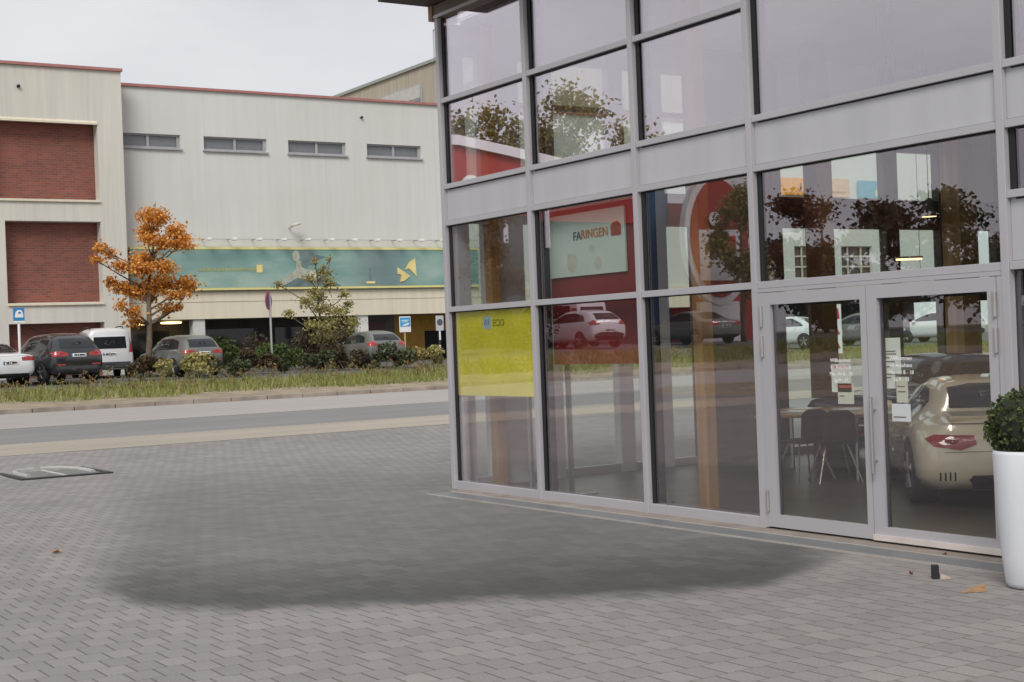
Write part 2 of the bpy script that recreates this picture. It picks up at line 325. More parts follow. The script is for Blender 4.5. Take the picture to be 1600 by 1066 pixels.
def tree(label, loc, top, tw, clusters, nleaf, size, lm, seed, group=None, first=.3, lean=0., name='tree', tipbare=0):
    """trunk with limbs running out to leaf clusters given relative to the base"""
    rng = np.random.default_rng(seed); root = empty(name, label, 'tree', loc, 0, group)
    mb = MB(); axis = lambda z: Vector((lean*z/top+.04*math.sin(z*1.7), .03*math.sin(z*2.1+1), z))
    zs = np.linspace(-.15, top*.86, 9); mb.tube([axis(z) for z in zs], [tw*(1-.86*max(0, z)/top) for z in zs], 8)
    if tipbare: limb(mb, axis(top*.84), axis(top)+Vector((.12, 0, 0)), .025, .008, rng, 0)
    for c, r in clusters:
        c = Vector(c); h = max(first*top, min(top*.8, c.z-.55*math.hypot(c.x, c.y)-.1))
        if math.hypot(c.x-axis(h).x, c.y) > .12: limb(mb, axis(h), c, tw*.42*(1-h/top)+.012, .012, rng)
        for _ in range(3):
            d = Vector(rng.normal(size=3)).normalized(); limb(mb, c-(c-axis(h))*.25, c+Vector((d.x*r[0], d.y*r[1], abs(d.z)*r[2]*.8)), .013, .005, rng, 0, 3)
    mb.build('trunk', BARK, root, True, fixn=False)
    leaves(clusters, nleaf, size, rng, .3, True).build('crown', lm, root, fixn=False)
    return root
ORANGE = leafmat('leaf_orange', (.66, .27, .04), (.76, .36, .07), (.58, .21, .03), (.82, .46, .12), (.46, .18, .03), (.70, .31, .05))
OLIVE = leafmat('leaf_olive', (.30, .28, .09), (.42, .36, .13), (.23, .24, .08), (.50, .37, .15), (.34, .33, .13))
DKRED = leafmat('leaf_dark_red', (.06, .045, .025), (.10, .05, .03), (.05, .05, .025), (.13, .075, .035), (.07, .065, .03))
GREEN = leafmat('leaf_green', (.05, .09, .02), (.09, .14, .03), (.14, .19, .045), (.06, .10, .025))
BOX = leafmat('leaf_box', (.025, .045, .012), (.04, .07, .015), (.07, .10, .025), (.12, .15, .04), (.03, .05, .012), trans=.15)
YELG = leafmat('leaf_yellow_green', (.20, .19, .045), (.27, .23, .05), (.15, .16, .04), (.33, .24, .05))
DKG = leafmat('leaf_dark_green', (.045, .06, .025), (.07, .085, .03), (.09, .10, .04), (.055, .065, .03))
rg = np.random.default_rng(11)
def px(cx, cy, rx, ry, bx, by, sc, depth=.75):   # cluster from its offset in the front view, in metres
    return (((cx-bx)*sc, rg.uniform(-depth, depth), (by-cy)*sc), (rx*sc, min(rx, ry)*sc*1.1+.12, ry*sc))
oc = [(225, 342, 15, 14), (252, 342, 14, 14), (233, 362, 17, 11), (222, 378, 14, 10), (268, 365, 14, 13), (297, 370, 15, 8), (275, 385, 20, 10), (250, 382, 17, 12), (180, 395, 10, 9), (158, 388, 9, 8), (147, 408, 10, 6), (187, 417, 14, 9), (230, 405, 22, 13), (214, 422, 20, 13), (248, 423, 19, 13), (196, 450, 17, 12), (215, 455, 18, 13), (238, 447, 18, 13), (265, 445, 18, 12), (290, 443, 20, 12), (308, 450, 12, 9), (268, 463, 20, 8), (258, 484, 16, 8), (275, 482, 8, 6), (200, 488, 13, 10), (208, 503, 13, 8), (180, 478, 8, 7), (176, 440, 9, 8), (240, 465, 10, 7)]
tree('young tree with bright orange autumn leaves in front of brick wing', (16.05, 48, g(48)), 5.95, .12, [px(c[0], c[1], c[2]*1.22, c[3]*1.2, 222, 590, .0218) for c in oc], 9500, .11, ORANGE, 5, lean=.45, tipbare=1, name='autumn_tree')
sc_ = [(490, 395, 7, 7), (525, 390, 4, 7), (503, 415, 14, 8), (478, 425, 15, 9), (450, 432, 10, 7), (520, 432, 14, 12), (505, 405, 7, 6), (528, 415, 7, 10), (490, 448, 18, 10), (515, 455, 22, 12), (538, 450, 11, 10), (470, 465, 17, 12), (500, 475, 26, 12), (530, 480, 20, 12), (553, 468, 9, 9), (562, 478, 6, 9), (460, 482, 12, 8), (520, 500, 30, 14), (490, 505, 24, 12), (550, 500, 14, 14), (535, 520, 26, 14), (505, 525, 26, 12), (560, 515, 8, 10), (475, 500, 13, 8)]
tree('loose olive shrub tree with sparse yellowing leaves before the teal banner', (22.7, 48.4, g(48)), 4.0, .07, [px(505+(c[0]-505)*1.12, c[1], c[2]*1.0, c[3]*1.0, 505, 578, .0215, .75) for c in sc_], 3300, .105, OLIVE, 6, first=.1, name='shrub_tree')
def shrub(label, loc, rx, ry, h, n, size, lm, seed, group=None, name='shrub'):
    rng = np.random.default_rng(seed); root = empty(name, label, 'shrub', loc, 0, group); cl = []; mb = MB()
    for i in range(max(5, int(rx*ry*5))):
        a = rng.uniform(0, 6.28); q = rng.uniform(0, .8)**.6; c = (math.cos(a)*rx*q, math.sin(a)*ry*q, h*rng.uniform(.35, .78)*(1-.25*q)); r = h*rng.uniform(.22, .32)
        cl.append((c, (r*1.25, r*1.1, r)))
        limb(mb, (0, 0, -.05), c, .02, .007, rng, 0, 3)
    mb.build('stem', BARK, root, fixn=False); leaves(cl, n, size, rng).build('foliage', lm, root, fixn=False); return root
HG = 'dark reddish hedge shrubs in front of the parking hall'
for i, (x, y, rx, h, lm, l) in enumerate([
    (17.6, 50.2, 1.0, 1.35, GREEN, 'low green shrub behind the orange tree trunk'), (19.4, 50.4, 1.1, 1.4, GREEN, 'green shrub under the lit lamp of the entrance'),
    (21.2, 50.5, 1.2, 1.6, DKRED, 'dark reddish shrub left of the round no stopping sign'), (22.9, 50.4, 1.1, 1.6, DKRED, 'dark reddish shrub behind the pole of the round sign'), (24.6, 50.6, 1.1, 1.6, DKRED, 'dark reddish shrub behind the olive shrub tree'),
    (21.0, 48.2, .75, 1.5, GREEN, 'bright green bush just left of the olive shrub tree'), (23.9, 48.4, .9, 1.35, DKRED, 'brown bush at the foot of the olive shrub tree'),
    (13.4, 51.2, .9, 1.55, OLIVE, 'olive bush behind the black estate car against the brick wall'),
    (18.8, 46.2, 1.2, .95, DKRED, 'dark bush between the two grey parked cars'), (20.6, 45.6, 1.3, .9, DKG, 'dark green bush beside the sign pole'), (22.4, 45.9, 1.2, .95, DKRED, 'dark bush left of the right hand grey car'), (14.9, 45.3, .8, .85, DKRED, 'dark bush beside the left hand grey car'), (16.3, 45.2, 1.1, 1.0, OLIVE, 'olive weeds bush in front of the left hand grey car'), (17.8, 45.0, 1.0, .9, DKG, 'dark green bush in front of the left hand grey car tail light'), (23.7, 45.4, 1.1, 1.0, DKG, 'dark green bush in front of the right hand grey car'), (25.3, 45.2, .9, .8, OLIVE, 'low olive bush in front of the blue road sign'), (-9.3, 45.4, 1.5, 2.0, DKG, 'tall dark bush added to darken the reflection in the yellow pane, nearest the corner'), (-11.6, 45.3, 1.5, 2.1, DKG, 'tall dark bush added to darken the reflection in the middle of the yellow pane'), (-13.2, 46.2, 1.2, 1.9, DKRED, 'tall reddish bush added to darken the reflection beside the first inner mullion')]):  # last three bushes are added out of frame to darken the glass reflection
    shrub(l, (x, y, g(y, x)), rx, .8, h, 900, .13, lm, 20+i, 'shrubs around the car park')
def weeds():
    rng = np.random.default_rng(9); cl = []
    for i in range(330):
        x = rng.uniform(5, 40); y = rng.uniform(38.5, 43.8); h = rng.uniform(.1, .36); cl.append(((x, y, g(y)+h), (.16, .16, h)))
    o = leaves(cl, 5200, .08, rng).build('weeds', leafmat('leaf_weed', (.12, .11, .04), (.22, .17, .07), (.09, .11, .03), (.28, .13, .05)), fixn=False); o['kind'] = 'stuff'
    tag(o, 'ragged weeds and dry stalks along the top of the verge', 'weeds')
weeds()

# ------------------------------------------------------------ cars
def pchip(xs, ys, q):
    xs = np.asarray(xs, float); ys = np.asarray(ys, float); h = np.diff(xs); d = np.diff(ys)/h; mm = np.zeros(len(xs))
    for i in range(1, len(xs)-1):
        if d[i-1]*d[i] > 0:
            w1, w2 = 2*h[i]+h[i-1], h[i]+2*h[i-1]; mm[i] = (w1+w2)/(w1/d[i-1]+w2/d[i])
    mm[0], mm[-1] = d[0], d[-1]; q = np.asarray(q, float); k = np.clip(np.searchsorted(xs, q)-1, 0, len(xs)-2)
    t = (q-xs[k])/h[k]; H = h[k]
    return (1+2*t)*(1-t)**2*ys[k]+t*(1-t)**2*H*mm[k]+t*t*(3-2*t)*ys[k+1]+t*t*(t-1)*H*mm[k+1]
def ncat(P, n):      # smooth a half cross-section (list of (y,z)) into a finer polyline
    P = np.array(P); d = np.r_[0, np.cumsum(np.maximum(1e-4, np.linalg.norm(np.diff(P, axis=0), axis=1)))]
    q = np.linspace(0, d[-1], n); return np.c_[pchip(d, P[:, 0], q), pchip(d, P[:, 1], q)]
class Car:
    """body lofted along x (0 = rear) from side and plan curves; details are draped on it by projection"""
    def __init__(s, label, cat, paint, prof, loc, heading, sc=1., name='parked_car', group=None, detail=1):
        s.root = empty(name, label, cat, loc, heading, group); s.root.scale = (sc,)*3
        X = [p[0] for p in prof]; L = X[-1]; s.L = L
        N = int(70*detail)
        base = np.linspace(0, 1, N); q = L*(base+.0*base); q = np.unique(np.r_[q, np.array([.0, .02, .05, .09, .14, L-.14, L-.09, L-.05, L-.02, L])])
        cols = [pchip(X, [p[i] for p in prof], q) for i in range(1, 8)]
        V = []; F = []; M = 23
        for zb, zs, zt, wb, wm, ws, wt in zip(*cols):
            hh = zs-zb
            half = [(0, zb), (wb*.85, zb), (wb, zb+.05), (wm, zb+.3*hh), (wm, zb+.68*hh), (ws, zs), (ws+(wt-ws)*.55, zs+(zt-zs)*.5), (wt+.03, zt-.16*(zt-zs)-.005), (wt*.86, zt-.03*(zt-zs)), (wt*.5, zt+.012), (0, zt+.02)]
            h = ncat(half, M)
            ring = [(y, z) for y, z in h]+[(-y, z) for y, z in h[-2:0:-1]]
            V.append(ring)
        n = len(V[0]); VV = [(q[i]-L/2, y, z) for i in range(len(q)) for y, z in V[i]]
        for i in range(len(q)-1):
            for j in range(n): F.append((i*n+j, i*n+(j+1) % n, (i+1)*n+(j+1) % n, (i+1)*n+j))
        F.append(tuple(range(n))[::-1]); F.append(tuple((len(q)-1)*n+j for j in range(n)))
        mb = MB().add(VV, F); s.body = mb.build('body', paint, s.root, True)
        s.bvh = BVHTree.FromPolygons(mb.v, mb.f)
    def drape(s, name, poly, axis, mt, off=.006, sub=10, rings=6, parent=None):
        """poly: 2D polygon; axis 'r' (seen from behind: y,z), 'f' (from the front), 'l'/'R' (left +y / right -y side: x from rear, z), 't' (top: x,y)"""
        P = np.array(poly, float); c = P.mean(0); B = []
        for i in range(len(P)):
            a, b = P[i], P[(i+1) % len(P)]
            for t in np.linspace(0, 1, sub, endpoint=False): B.append(a+(b-a)*t)
        B = np.array(B); pts = [c]
        for k in range(1, rings+1): pts += list(c+(B-c)*k/rings)
        h = s.L/2; V = []
        for a, b in pts:
            if axis == 'r': o, d = Vector((-9, a, b)), Vector((1, 0, 0))
            elif axis == 'f': o, d = Vector((9, a, b)), Vector((-1, 0, 0))
            elif axis == 'l': o, d = Vector((a-h, 9, b)), Vector((0, -1, 0))
            elif axis == 'R': o, d = Vector((a-h, -9, b)), Vector((0, 1, 0))
            else: o, d = Vector((a-h, b, 9)), Vector((0, 0, -1))
            hit = s.bvh.ray_cast(o, d)
            if hit[0] is None: V.append(None)
            else:
                nn = hit[1]; nn = nn if nn.dot(d) < 0 else -nn
                V.append(hit[0]+nn*off)
        n = len(B); F = [(0, 1+i, 1+(i+1) % n) for i in range(n)]
        for k in range(rings-1):
            for i in range(n): F.append((1+k*n+i, 1+k*n+(i+1) % n, 1+(k+1)*n+(i+1) % n, 1+(k+1)*n+i))
        F = [f for f in F if all(V[i] is not None for i in f) and max((V[i]-V[j]).length for i in f for j in f) < .6]
        par = list(range(len(V)))
        def root_(i):
            while par[i] != i: par[i] = par[par[i]]; i = par[i]
            return i
        for f in F:
            for i in f[1:]: par[root_(i)] = root_(f[0])
        cnt = {}
        for f in F: cnt[root_(f[0])] = cnt.get(root_(f[0]), 0)+1
        if cnt: best = max(cnt, key=cnt.get); F = [f for f in F if root_(f[0]) == best]
        used = sorted({i for f in F for i in f}); mp_ = {i: k for k, i in enumerate(used)}; V = [V[i] for i in used]; F = [tuple(mp_[i] for i in f) for f in F]
        return MB().add(V, F).build(name, mt, parent or s.root, True, fixn=False)
    def both(s, name, poly, mt, **k):
        for a in 'lR': s.drape(name, poly, a, mt, **k)
    def mirror_r(s, name, poly, mt, axis='r', **k):
        o = s.drape(name, poly, axis, mt, **k); o2 = s.drape(name, [(-a, b) for a, b in poly], axis, mt, **k); return o, o2
    def wheels(s, xs, track, r=.33, w=.22, rim=RIM):
        for x in xs:
            arch = [(x+(r+.045)*math.cos(a), r+(r+.045)*math.sin(a)) for a in np.linspace(-.35, math.pi+.35, 18)]
            s.both('wheel_arch', arch, BLACK, sub=2, off=.004)
            for sg in (1, -1):
                t = MB().lathe([(r*.62, -w/2), (r*.9, -w/2), (r, -w/2+.03), (r, w/2-.03), (r*.9, w/2), (r*.62, w/2)], 28, (0, 0, 0), 'y').build('wheel', BLACK, s.root, True)
                t.location = (x-s.L/2, sg*(track-w/2+.02), r)
                m_ = MB(); m_.lathe([(r*.66, w*.30*sg), (r*.66, w*.46*sg), (r*.6, w*.46*sg), (r*.57, w*.3*sg)], 24, (0, 0, 0), 'y')
                for j in range(5):
                    a = 2*math.pi*j/5+.3; c_, s_ = math.cos(a), math.sin(a); m_.tube([(c_*r*.1, w*.44*sg, s_*r*.1), (c_*r*.62, w*.40*sg, s_*r*.62)], [.035, .05], 6)
                m_.lathe([(r*.16, w*.36*sg), (r*.16, w*.48*sg), (r*.1, w*.5*sg)], 12, (0, 0, 0), 'y'); m_.build('rim', rim, t, fixn=True)
    def plate(s, z, axis='r', w=.26, h=.055):
        p = s.drape('licence_plate', [(-w, z-h), (w, z-h), (w, z+h), (-w, z+h)], axis, PLATE, off=.014, sub=3, rings=2)
        if axis == 'r': s.drape('plate_strip', [(w-.05, z-h), (w, z-h), (w, z+h), (w-.05, z+h)], axis, BLUE, off=.016, sub=2, rings=2, parent=p)
        for a, b in ((-.19, -.03), (.0, .03), (.06, .15)): s.drape('plate_characters', [(a, z-.025), (b, z-.025), (b, z+.025), (a, z+.025)], axis, BLACK, off=.0165, sub=2, rings=2, parent=p)
    def mirrors(s, x, z, y, paint):
        for sg in (1, -1):
            b = MB().lathe([(.02, -.09), (.075, -.075), (.085, 0), (.075, .075), (.02, .09)], 12, (0, 0, 0), 'y', 1, .8); o = b.build('wing_mirror', paint, s.root, True); o.location = (x-s.L/2, sg*(y+.07), z)
#          x    zb   zs   zt    wb   wm   ws   wt
SEDAN = [(0, .42, .86, .90, .62, .72, .70, .58), (.06, .32, .93, .99, .72, .82, .80, .64), (.3, .26, .96, 1.03, .78, .88, .86, .66), (.75, .24, .97, 1.10, .80, .91, .87, .60), (1.35, .24, .96, 1.37, .82, .92, .87, .56), (2.1, .24, .95, 1.45, .83, .92, .87, .58), (2.8, .24, .93, 1.38, .83, .92, .87, .57), (3.55, .24, .91, .98, .82, .91, .86, .66), (4.2, .25, .84, .89, .80, .89, .84, .66), (4.7, .28, .70, .74, .74, .82, .78, .60), (4.85, .36, .58, .62, .62, .70, .66, .5)]
SUV = [(0, .46, .92, 1.05, .66, .74, .72, .60), (.08, .36, 1.0, 1.18, .76, .84, .81, .62), (.3, .30, 1.02, 1.42, .80, .90, .86, .62), (.62, .28, 1.03, 1.58, .83, .92, .88, .63), (1.4, .27, 1.02, 1.64, .85, .93, .89, .65), (2.3, .27, 1.0, 1.62, .85, .93, .89, .64), (2.85, .27, .99, 1.50, .85, .93, .88, .61), (3.5, .27, .98, 1.08, .84, .92, .87, .68), (4.1, .29, .93, .99, .82, .90, .85, .68), (4.5, .32, .80, .86, .76, .83, .80, .62), (4.62, .42, .68, .72, .64, .72, .68, .5)]
HATCH = [(0, .44, .86, .95, .62, .70, .68, .56), (.06, .34, .93, 1.06, .72, .80, .77, .58), (.28, .28, .95, 1.26, .76, .85, .81, .56), (.6, .25, .95, 1.41, .78, .87, .82, .57), (1.3, .24, .93, 1.47, .80, .88, .83, .59), (2.0, .24, .91, 1.45, .80, .88, .83, .58), (2.5, .24, .90, 1.33, .80, .88, .83, .56), (3.1, .24, .89, .98, .79, .87, .82, .64), (3.6, .26, .84, .89, .77, .85, .80, .62), (3.95, .3, .70, .75, .70, .78, .74, .55), (4.05, .38, .6, .64, .6, .68, .64, .45)]
VAN = [(0, .40, .95, 1.70, .72, .80, .78, .66), (.05, .34, 1.0, 1.80, .78, .86, .84, .70), (.3, .30, 1.02, 1.87, .80, .89, .86, .72), (1.5, .28, 1.02, 1.90, .82, .90, .87, .73), (2.6, .28, 1.02, 1.87, .82, .90, .87, .72), (3.0, .28, 1.02, 1.75, .82, .90, .87, .68), (3.6, .28, 1.0, 1.16, .82, .90, .86, .70), (4.1, .29, .92, 1.0, .80, .88, .84, .68), (4.4, .33, .75, .82, .74, .82, .78, .6), (4.5, .42, .65, .7, .64, .72, .68, .5)]
SPORT = [(0, .34, .62, .70, .62, .74, .70, .58), (.05, .27, .70, .80, .74, .84, .80, .62), (.18, .21, .77, .875, .80, .90, .85, .62), (.45, .17, .84, .91, .83, .925, .88, .62), (.75, .15, .875, .97, .84, .93, .885, .58), (1.2, .14, .875, 1.15, .84, .925, .85, .53), (1.65, .14, .86, 1.265, .83, .90, .80, .51), (2.1, .14, .85, 1.30, .82, .885, .79, .51), (2.5, .14, .84, 1.25, .82, .88, .79, .52), (2.95, .14, .84, 1.0, .82, .885, .80, .56), (3.25, .14, .83, .86, .82, .895, .83, .6), (3.75, .16, .74, .75, .80, .89, .84, .6), (4.2, .2, .58, .60, .72, .80, .76, .52), (4.42, .28, .44, .47, .58, .66, .62, .4)]
def common(c, kind, paint, rails=False):
    if kind == 'sedan':
        c.both('side_window', [(1.0, 1.0), (1.2, 1.14), (1.75, 1.36), (2.45, 1.36), (3.0, 1.2), (3.35, 1.0)], CGL)
        c.drape('rear_window', [(-.60, 1.07), (.60, 1.07), (.50, 1.36), (-.50, 1.36)], 'r', CGL)
        c.mirror_r('tail_light', [(.38, .80), (.84, .80), (.84, .92), (.62, .95), (.36, .91)], LAMP)
        c.drape('bumper_trim', [(-.7, .27), (.7, .27), (.74, .40), (-.74, .40)], 'r', BLACK); c.plate(.74); c.wheels((.95, 3.85), .92, .33)
        c.drape('windscreen', [(-.6, 1.02), (.6, 1.02), (.5, 1.34), (-.5, 1.34)], 'f', CGL); c.mirrors(3.1, 1.0, .86, paint); c.mirror_r('headlight', [(.45, .62), (.72, .62), (.74, .72), (.5, .74)], LAMPW, 'f')
        c.drape('boot_seam', [(-.62, .955), (.62, .955), (.62, .962), (-.62, .962)], 'r', BLACK, sub=4)
    if kind == 'suv':
        c.both('side_window', [(.55, 1.1), (.75, 1.42), (1.4, 1.52), (2.4, 1.5), (2.9, 1.34), (3.3, 1.08)], CGL)
        c.drape('rear_window', [(-.60, 1.14), (.60, 1.14), (.52, 1.47), (-.52, 1.47)], 'r', CGL)
        c.mirror_r('tail_light', [(.34, .90), (.84, .88), (.86, 1.02), (.6, 1.06), (.36, 1.0)], LAMP)
        c.drape('bumper_trim', [(-.72, .33), (.72, .33), (.76, .58), (-.76, .58)], 'r', DARK); c.mirror_r('reflector', [(.45, .6), (.74, .6), (.74, .64), (.45, .64)], LAMP, sub=3); c.plate(.92); c.wheels((.9, 3.65), .93, .36)
        c.drape('windscreen', [(-.62, 1.1), (.62, 1.1), (.52, 1.46), (-.52, 1.46)], 'f', CGL); c.mirrors(3.05, 1.08, .88, paint); c.mirror_r('headlight', [(.45, .76), (.72, .76), (.74, .86), (.5, .88)], LAMPW, 'f')
    if kind == 'hatch':
        c.both('side_window', [(.5, 1.02), (.75, 1.25), (1.3, 1.36), (2.0, 1.34), (2.5, 1.2), (2.95, .98)], CGL)
        c.drape('rear_window', [(-.55, 1.08), (.55, 1.08), (.46, 1.33), (-.46, 1.33)], 'r', CGL)
        c.mirror_r('tail_light', [(.42, .90), (.80, .86), (.80, .97), (.66, 1.06), (.5, 1.0)], LAMP)
        c.drape('bumper_trim', [(-.66, .30), (.66, .30), (.7, .52), (.4, .6), (-.4, .6), (-.7, .52)], 'r', BLACK); c.plate(.66); c.wheels((.75, 3.2), .88, .31)
        c.drape('windscreen', [(-.55, .98), (.55, .98), (.46, 1.3), (-.46, 1.3)], 'f', CGL); c.mirrors(2.75, .98, .82, paint); c.mirror_r('headlight', [(.45, .64), (.7, .64), (.72, .74), (.5, .76)], LAMPW, 'f')
    if kind == 'van':
        c.both('side_window', [(.35, 1.12), (.4, 1.6), (1.5, 1.66), (2.6, 1.64), (3.0, 1.5), (3.4, 1.14)], CGL)
        c.drape('rear_window', [(-.62, 1.1), (.62, 1.1), (.58, 1.55), (-.58, 1.55)], 'r', CGL)
        c.mirror_r('tail_light', [(.70, .95), (.84, .95), (.82, 1.5), (.74, 1.5)], LAMP); c.drape('bumper_trim', [(-.72, .36), (.72, .36), (.76, .6), (-.76, .6)], 'r', DARK); c.plate(.9); c.wheels((.85, 3.5), .9, .33)
        c.drape('windscreen', [(-.62, 1.15), (.62, 1.15), (.56, 1.7), (-.56, 1.7)], 'f', CGL); c.mirrors(3.1, 1.15, .87, paint)
    if rails:
        for sg in (1, -1):
            pts = [(x-c.L/2, sg*.62, z) for x, z in ((.6, 1.84), (.75, 1.93), (1.6, 1.96), (2.5, 1.93), (2.65, 1.84))]; MB().tube(pts, .022, 6).build('roof_rail', BLACK, c.root, True)
GRP = 'cars in the car park across the road'
HD = R(102)
def park(label, paint, prof, kind, x, y, sc=.94, hd=HD, cat='car', name='parked_car', rails=False, detail=.6):
    c = Car(label, cat, paint, prof, (x, y, g(y, x)), hd, sc, name, GRP, detail); common(c, kind, paint, rails); return c
# position given for the body centre
park('white saloon car seen from behind, cut by the left edge of the photo', CARW, SEDAN, 'sedan', 10.35, 47.0)
park('black estate car with red tail lights between the two white cars', CARB, SUV, 'suv', 12.55, 46.8, hd=R(97))
park('white van with roof rails behind the black car', CARW, VAN, 'van', 15.35, 50.8, rails=True, sc=.9, hd=R(82))
park('dull grey estate car half hidden by the verge plants below the orange tree', CARG, SUV, 'suv', 17.2, 48.0, .84, hd=R(95))
park('dull grey car half hidden by the verge beside the blue sign', CARG, HATCH, 'hatch', 24.25, 47.8, .9, hd=R(88))
park('white hatchback mirrored in the red pane of the showroom', CARW, HATCH, 'hatch', -15.7, 46.8, 1.0, hd=R(90))
park('white transporter behind the hatchback mirrored in the showroom glass', CARW, VAN, 'van', -17.2, 50.6, 1.05, hd=R(85))
park('grey saloon mirrored in the third lower pane of the showroom', CARG, SEDAN, 'sedan', -21.5, 46.6, .95, hd=R(92))
park('white saloon seen through the left door leaf beyond the road', CARW, SEDAN, 'sedan', 44.0, 46.6, .95)
park('silver car seen through the left door leaf beside the pennant', CARG, HATCH, 'hatch', 48.5, 46.6, 1.0)
park('white car seen through the right door leaf far across the road', CARW, HATCH, 'hatch', 53.5, 46.6, 1.0)

# ------------------------------------------------------------ parking hall and brick wing
hall = empty('parking_hall', 'pale grey rendered hall with four strip windows and a red coping', 'building', (17.25, 54.3, 0))
def hp(mb, name, mt, **k):
    o = mb.build(name, mt, hall, **k); o.matrix_parent_inverse = Matrix.Translation((-17.25, -54.3, 0)); return o
def wallholes(x0, x1, z0, z1, holes, y, d):   # front wall face with rectangular openings and reveals
    mb = MB(); xs = sorted({x0, x1, *[h[0] for h in holes], *[h[1] for h in holes]}); zs = sorted({z0, z1, *[h[2] for h in holes], *[h[3] for h in holes]})
    for i in range(len(xs)-1):
        for j in range(len(zs)-1):
            cx, cz = (xs[i]+xs[i+1])/2, (zs[j]+zs[j+1])/2
            if any(h[0] < cx < h[1] and h[2] < cz < h[3] for h in holes): continue
            mb.add([(xs[i], y, zs[j]), (xs[i+1], y, zs[j]), (xs[i+1], y, zs[j+1]), (xs[i], y, zs[j+1])], [(0, 1, 2, 3)])
    for a, b, c, e in holes:
        mb.add([(a, y, c), (b, y, c), (b, y, e), (a, y, e), (a, y+d, c), (b, y+d, c), (b, y+d, e), (a, y+d, e)], [(0, 1, 5, 4), (1, 2, 6, 5), (2, 3, 7, 6), (3, 0, 4, 7)])
    return mb
WN = [(17.3, 19.83, 9.68, 10.22), (20.78, 23.42, 9.68, 10.22), (24.36, 26.95, 9.68, 10.22), (27.92, 30.5, 9.68, 10.22)]
GATES = [(51.95, 54.35, 4.4, 6.03), (55.25, 57.5, 4.4, 6.03)]
o = hp(wallholes(17.25, 64, 4.1, 12.0, WN+GATES, 54.3, .3), 'wall', WALL)
hp(MB().box(17.25, 64, 57.4, 75, 1, 11.9).box(31.8, 64, 54.62, 57.4, 6.6, 9), 'hall_core', DARK)
FR = mat('window_frame_grey', (.36, .36, .37), .5); WG = mat('strip_glass', (.16, .165, .18), .08, 0, .1, 2)
for a, b, c, e in WN:
    f = MB().box(a, b, 54.40, 54.46, c, c+.07).box(a, b, 54.40, 54.46, e-.06, e).box(a, a+.06, 54.40, 54.46, c+.07, e-.06).box(b-.12, b, 54.40, 54.46, c+.07, e-.06).box((a+b)/2-.05, (a+b)/2+.05, 54.40, 54.46, c+.07, e-.06)
    w = hp(f, 'strip_window', FR); pn = MB().box(a+.02, b-.02, 54.47, 54.5, c+.02, e-.02).build('pane', WG, w)
    hp(MB().box(a-.05, b+.05, 54.2, 54.36, c-.06, c-.004), 'window_sill', FR)
for a, b, c, e in GATES:
    f = MB()
    for t in (0, .25, .68, 1): f.box(a+(b-a)*t-.045, a+(b-a)*t+.045, 54.4, 54.46, c, e)
    for t in (0, .35, .68, 1): f.box(a, b, 54.41, 54.455, c+(e-c)*t-.04, c+(e-c)*t+.04)
    w = hp(f, 'gate_window', mat('gate_frame', (.55, .52, .45), .5)); MB().box(a, b, 54.5, 54.53, c, e).build('pane', mat('gate_glass', (.08, .06, .05), .12), w)
hp(MB().box(17.25, 64.05, 54.2, 55.0, 12.0, 12.10), 'red_coping', REDC)
hp(MB().box(17.25, 64, 54.55, 75, 11.7, 11.98), 'roof_deck', DARK)
# fascia, ground-floor recess and columns
hp(MB().box(17.27, 64, 54.22, 54.62, 3.06, 4.10), 'canopy_fascia', CREAM)
hp(MB().box(17.27, 64, 54.205, 54.22, 3.72, 3.735), 'fascia_seam', mat('seam_grey', (.42, .39, .33), .8))
hp(MB().box(17.27, 64, 54.62, 57.4, 3.07, 3.2), 'recess_ceiling', mat('recess_ceiling_grey', (.2, .19, .17), .8))
for a, b in ((17.3, 17.6), (20.07, 20.56), (27.2, 27.68), (33.5, 34), (39.5, 40), (46, 46.5)): hp(MB().box(a, b, 54.3, 54.75, .9, 3.06), 'column', mat('column_white', (.62, .61, .58), .7), bevel=.02)
hp(MB().box(17.3, 28.4, 57.2, 57.38, 1, 3.07), 'recess_wall', mat('recess_wall_dark', (.07, .065, .06), .8, 0, .3, .7))
for a, b in ((18.4, 20.1), (21.6, 24), (24.7, 26.8)): hp(MB().box(a, b, 57.14, 57.19, 1.6, 2.7), 'dark_shop_window', CGL)
ORW = mat('orange_wall', (.50, .27, .035), .6); GRD = mat('grey_door_wall', (.14, .135, .125), .6)
hp(MB().box(28.4, 30.4, 57.1, 57.38, 1, 3.07), 'grey_entrance_wall', GRD)
dr = hp(MB().box(28.9, 29.9, 57.02, 57.09, 1.05, 2.85), 'entrance_door', mat('door_dark_red', (.10, .03, .03), .4)); MB().box(29.35, 29.6, 56.99, 57.01, 2.0, 2.2).build('door_notice', WHITEP, dr)
hp(MB().box(30.4, 34, 57.1, 57.38, 2.36, 3.07).box(30.4, 31.9, 57.1, 57.38, 1, 2.36).box(33.2, 34, 57.1, 57.38, 1, 2.36), 'orange_entrance_surround', ORW)
hp(MB().box(31.9, 33.2, 57.33, 57.38, 1, 2.36), 'dark_entrance', BLACK)
WARM = mat('warm_lamp', (1, .72, .32), .5, 0, .02, 1, 0, (1, 1, 1), .5, 0, 3.0)
for a, z in ((20.0, 3.0), (18.5, 2.97)): hp(MB().lathe([(.05, .05), (.42, .03), (.45, 0), (.4, -.04), (.05, -.05)], 20, (a, 56.6, z), 'z', 1, .5), 'recess_lamp', WARM, smooth=True)
t_ = text('entrance_lettering', 'ERGO', .42, mat('gold_letter', (.62, .40, .06), .5), hall, (32.3, 57.06, 2.7), (R(90), 0, 0)); t_.matrix_parent_inverse = Matrix.Translation((-17.25, -54.3, 0))
for x_, z_ in ((27.7, 11.3),): hp(MB().lathe([(.05, 0), (.05, .12), (.03, .14)], 10, (x_, 54.18, z_), 'y'), 'wall_spout', BLACK)
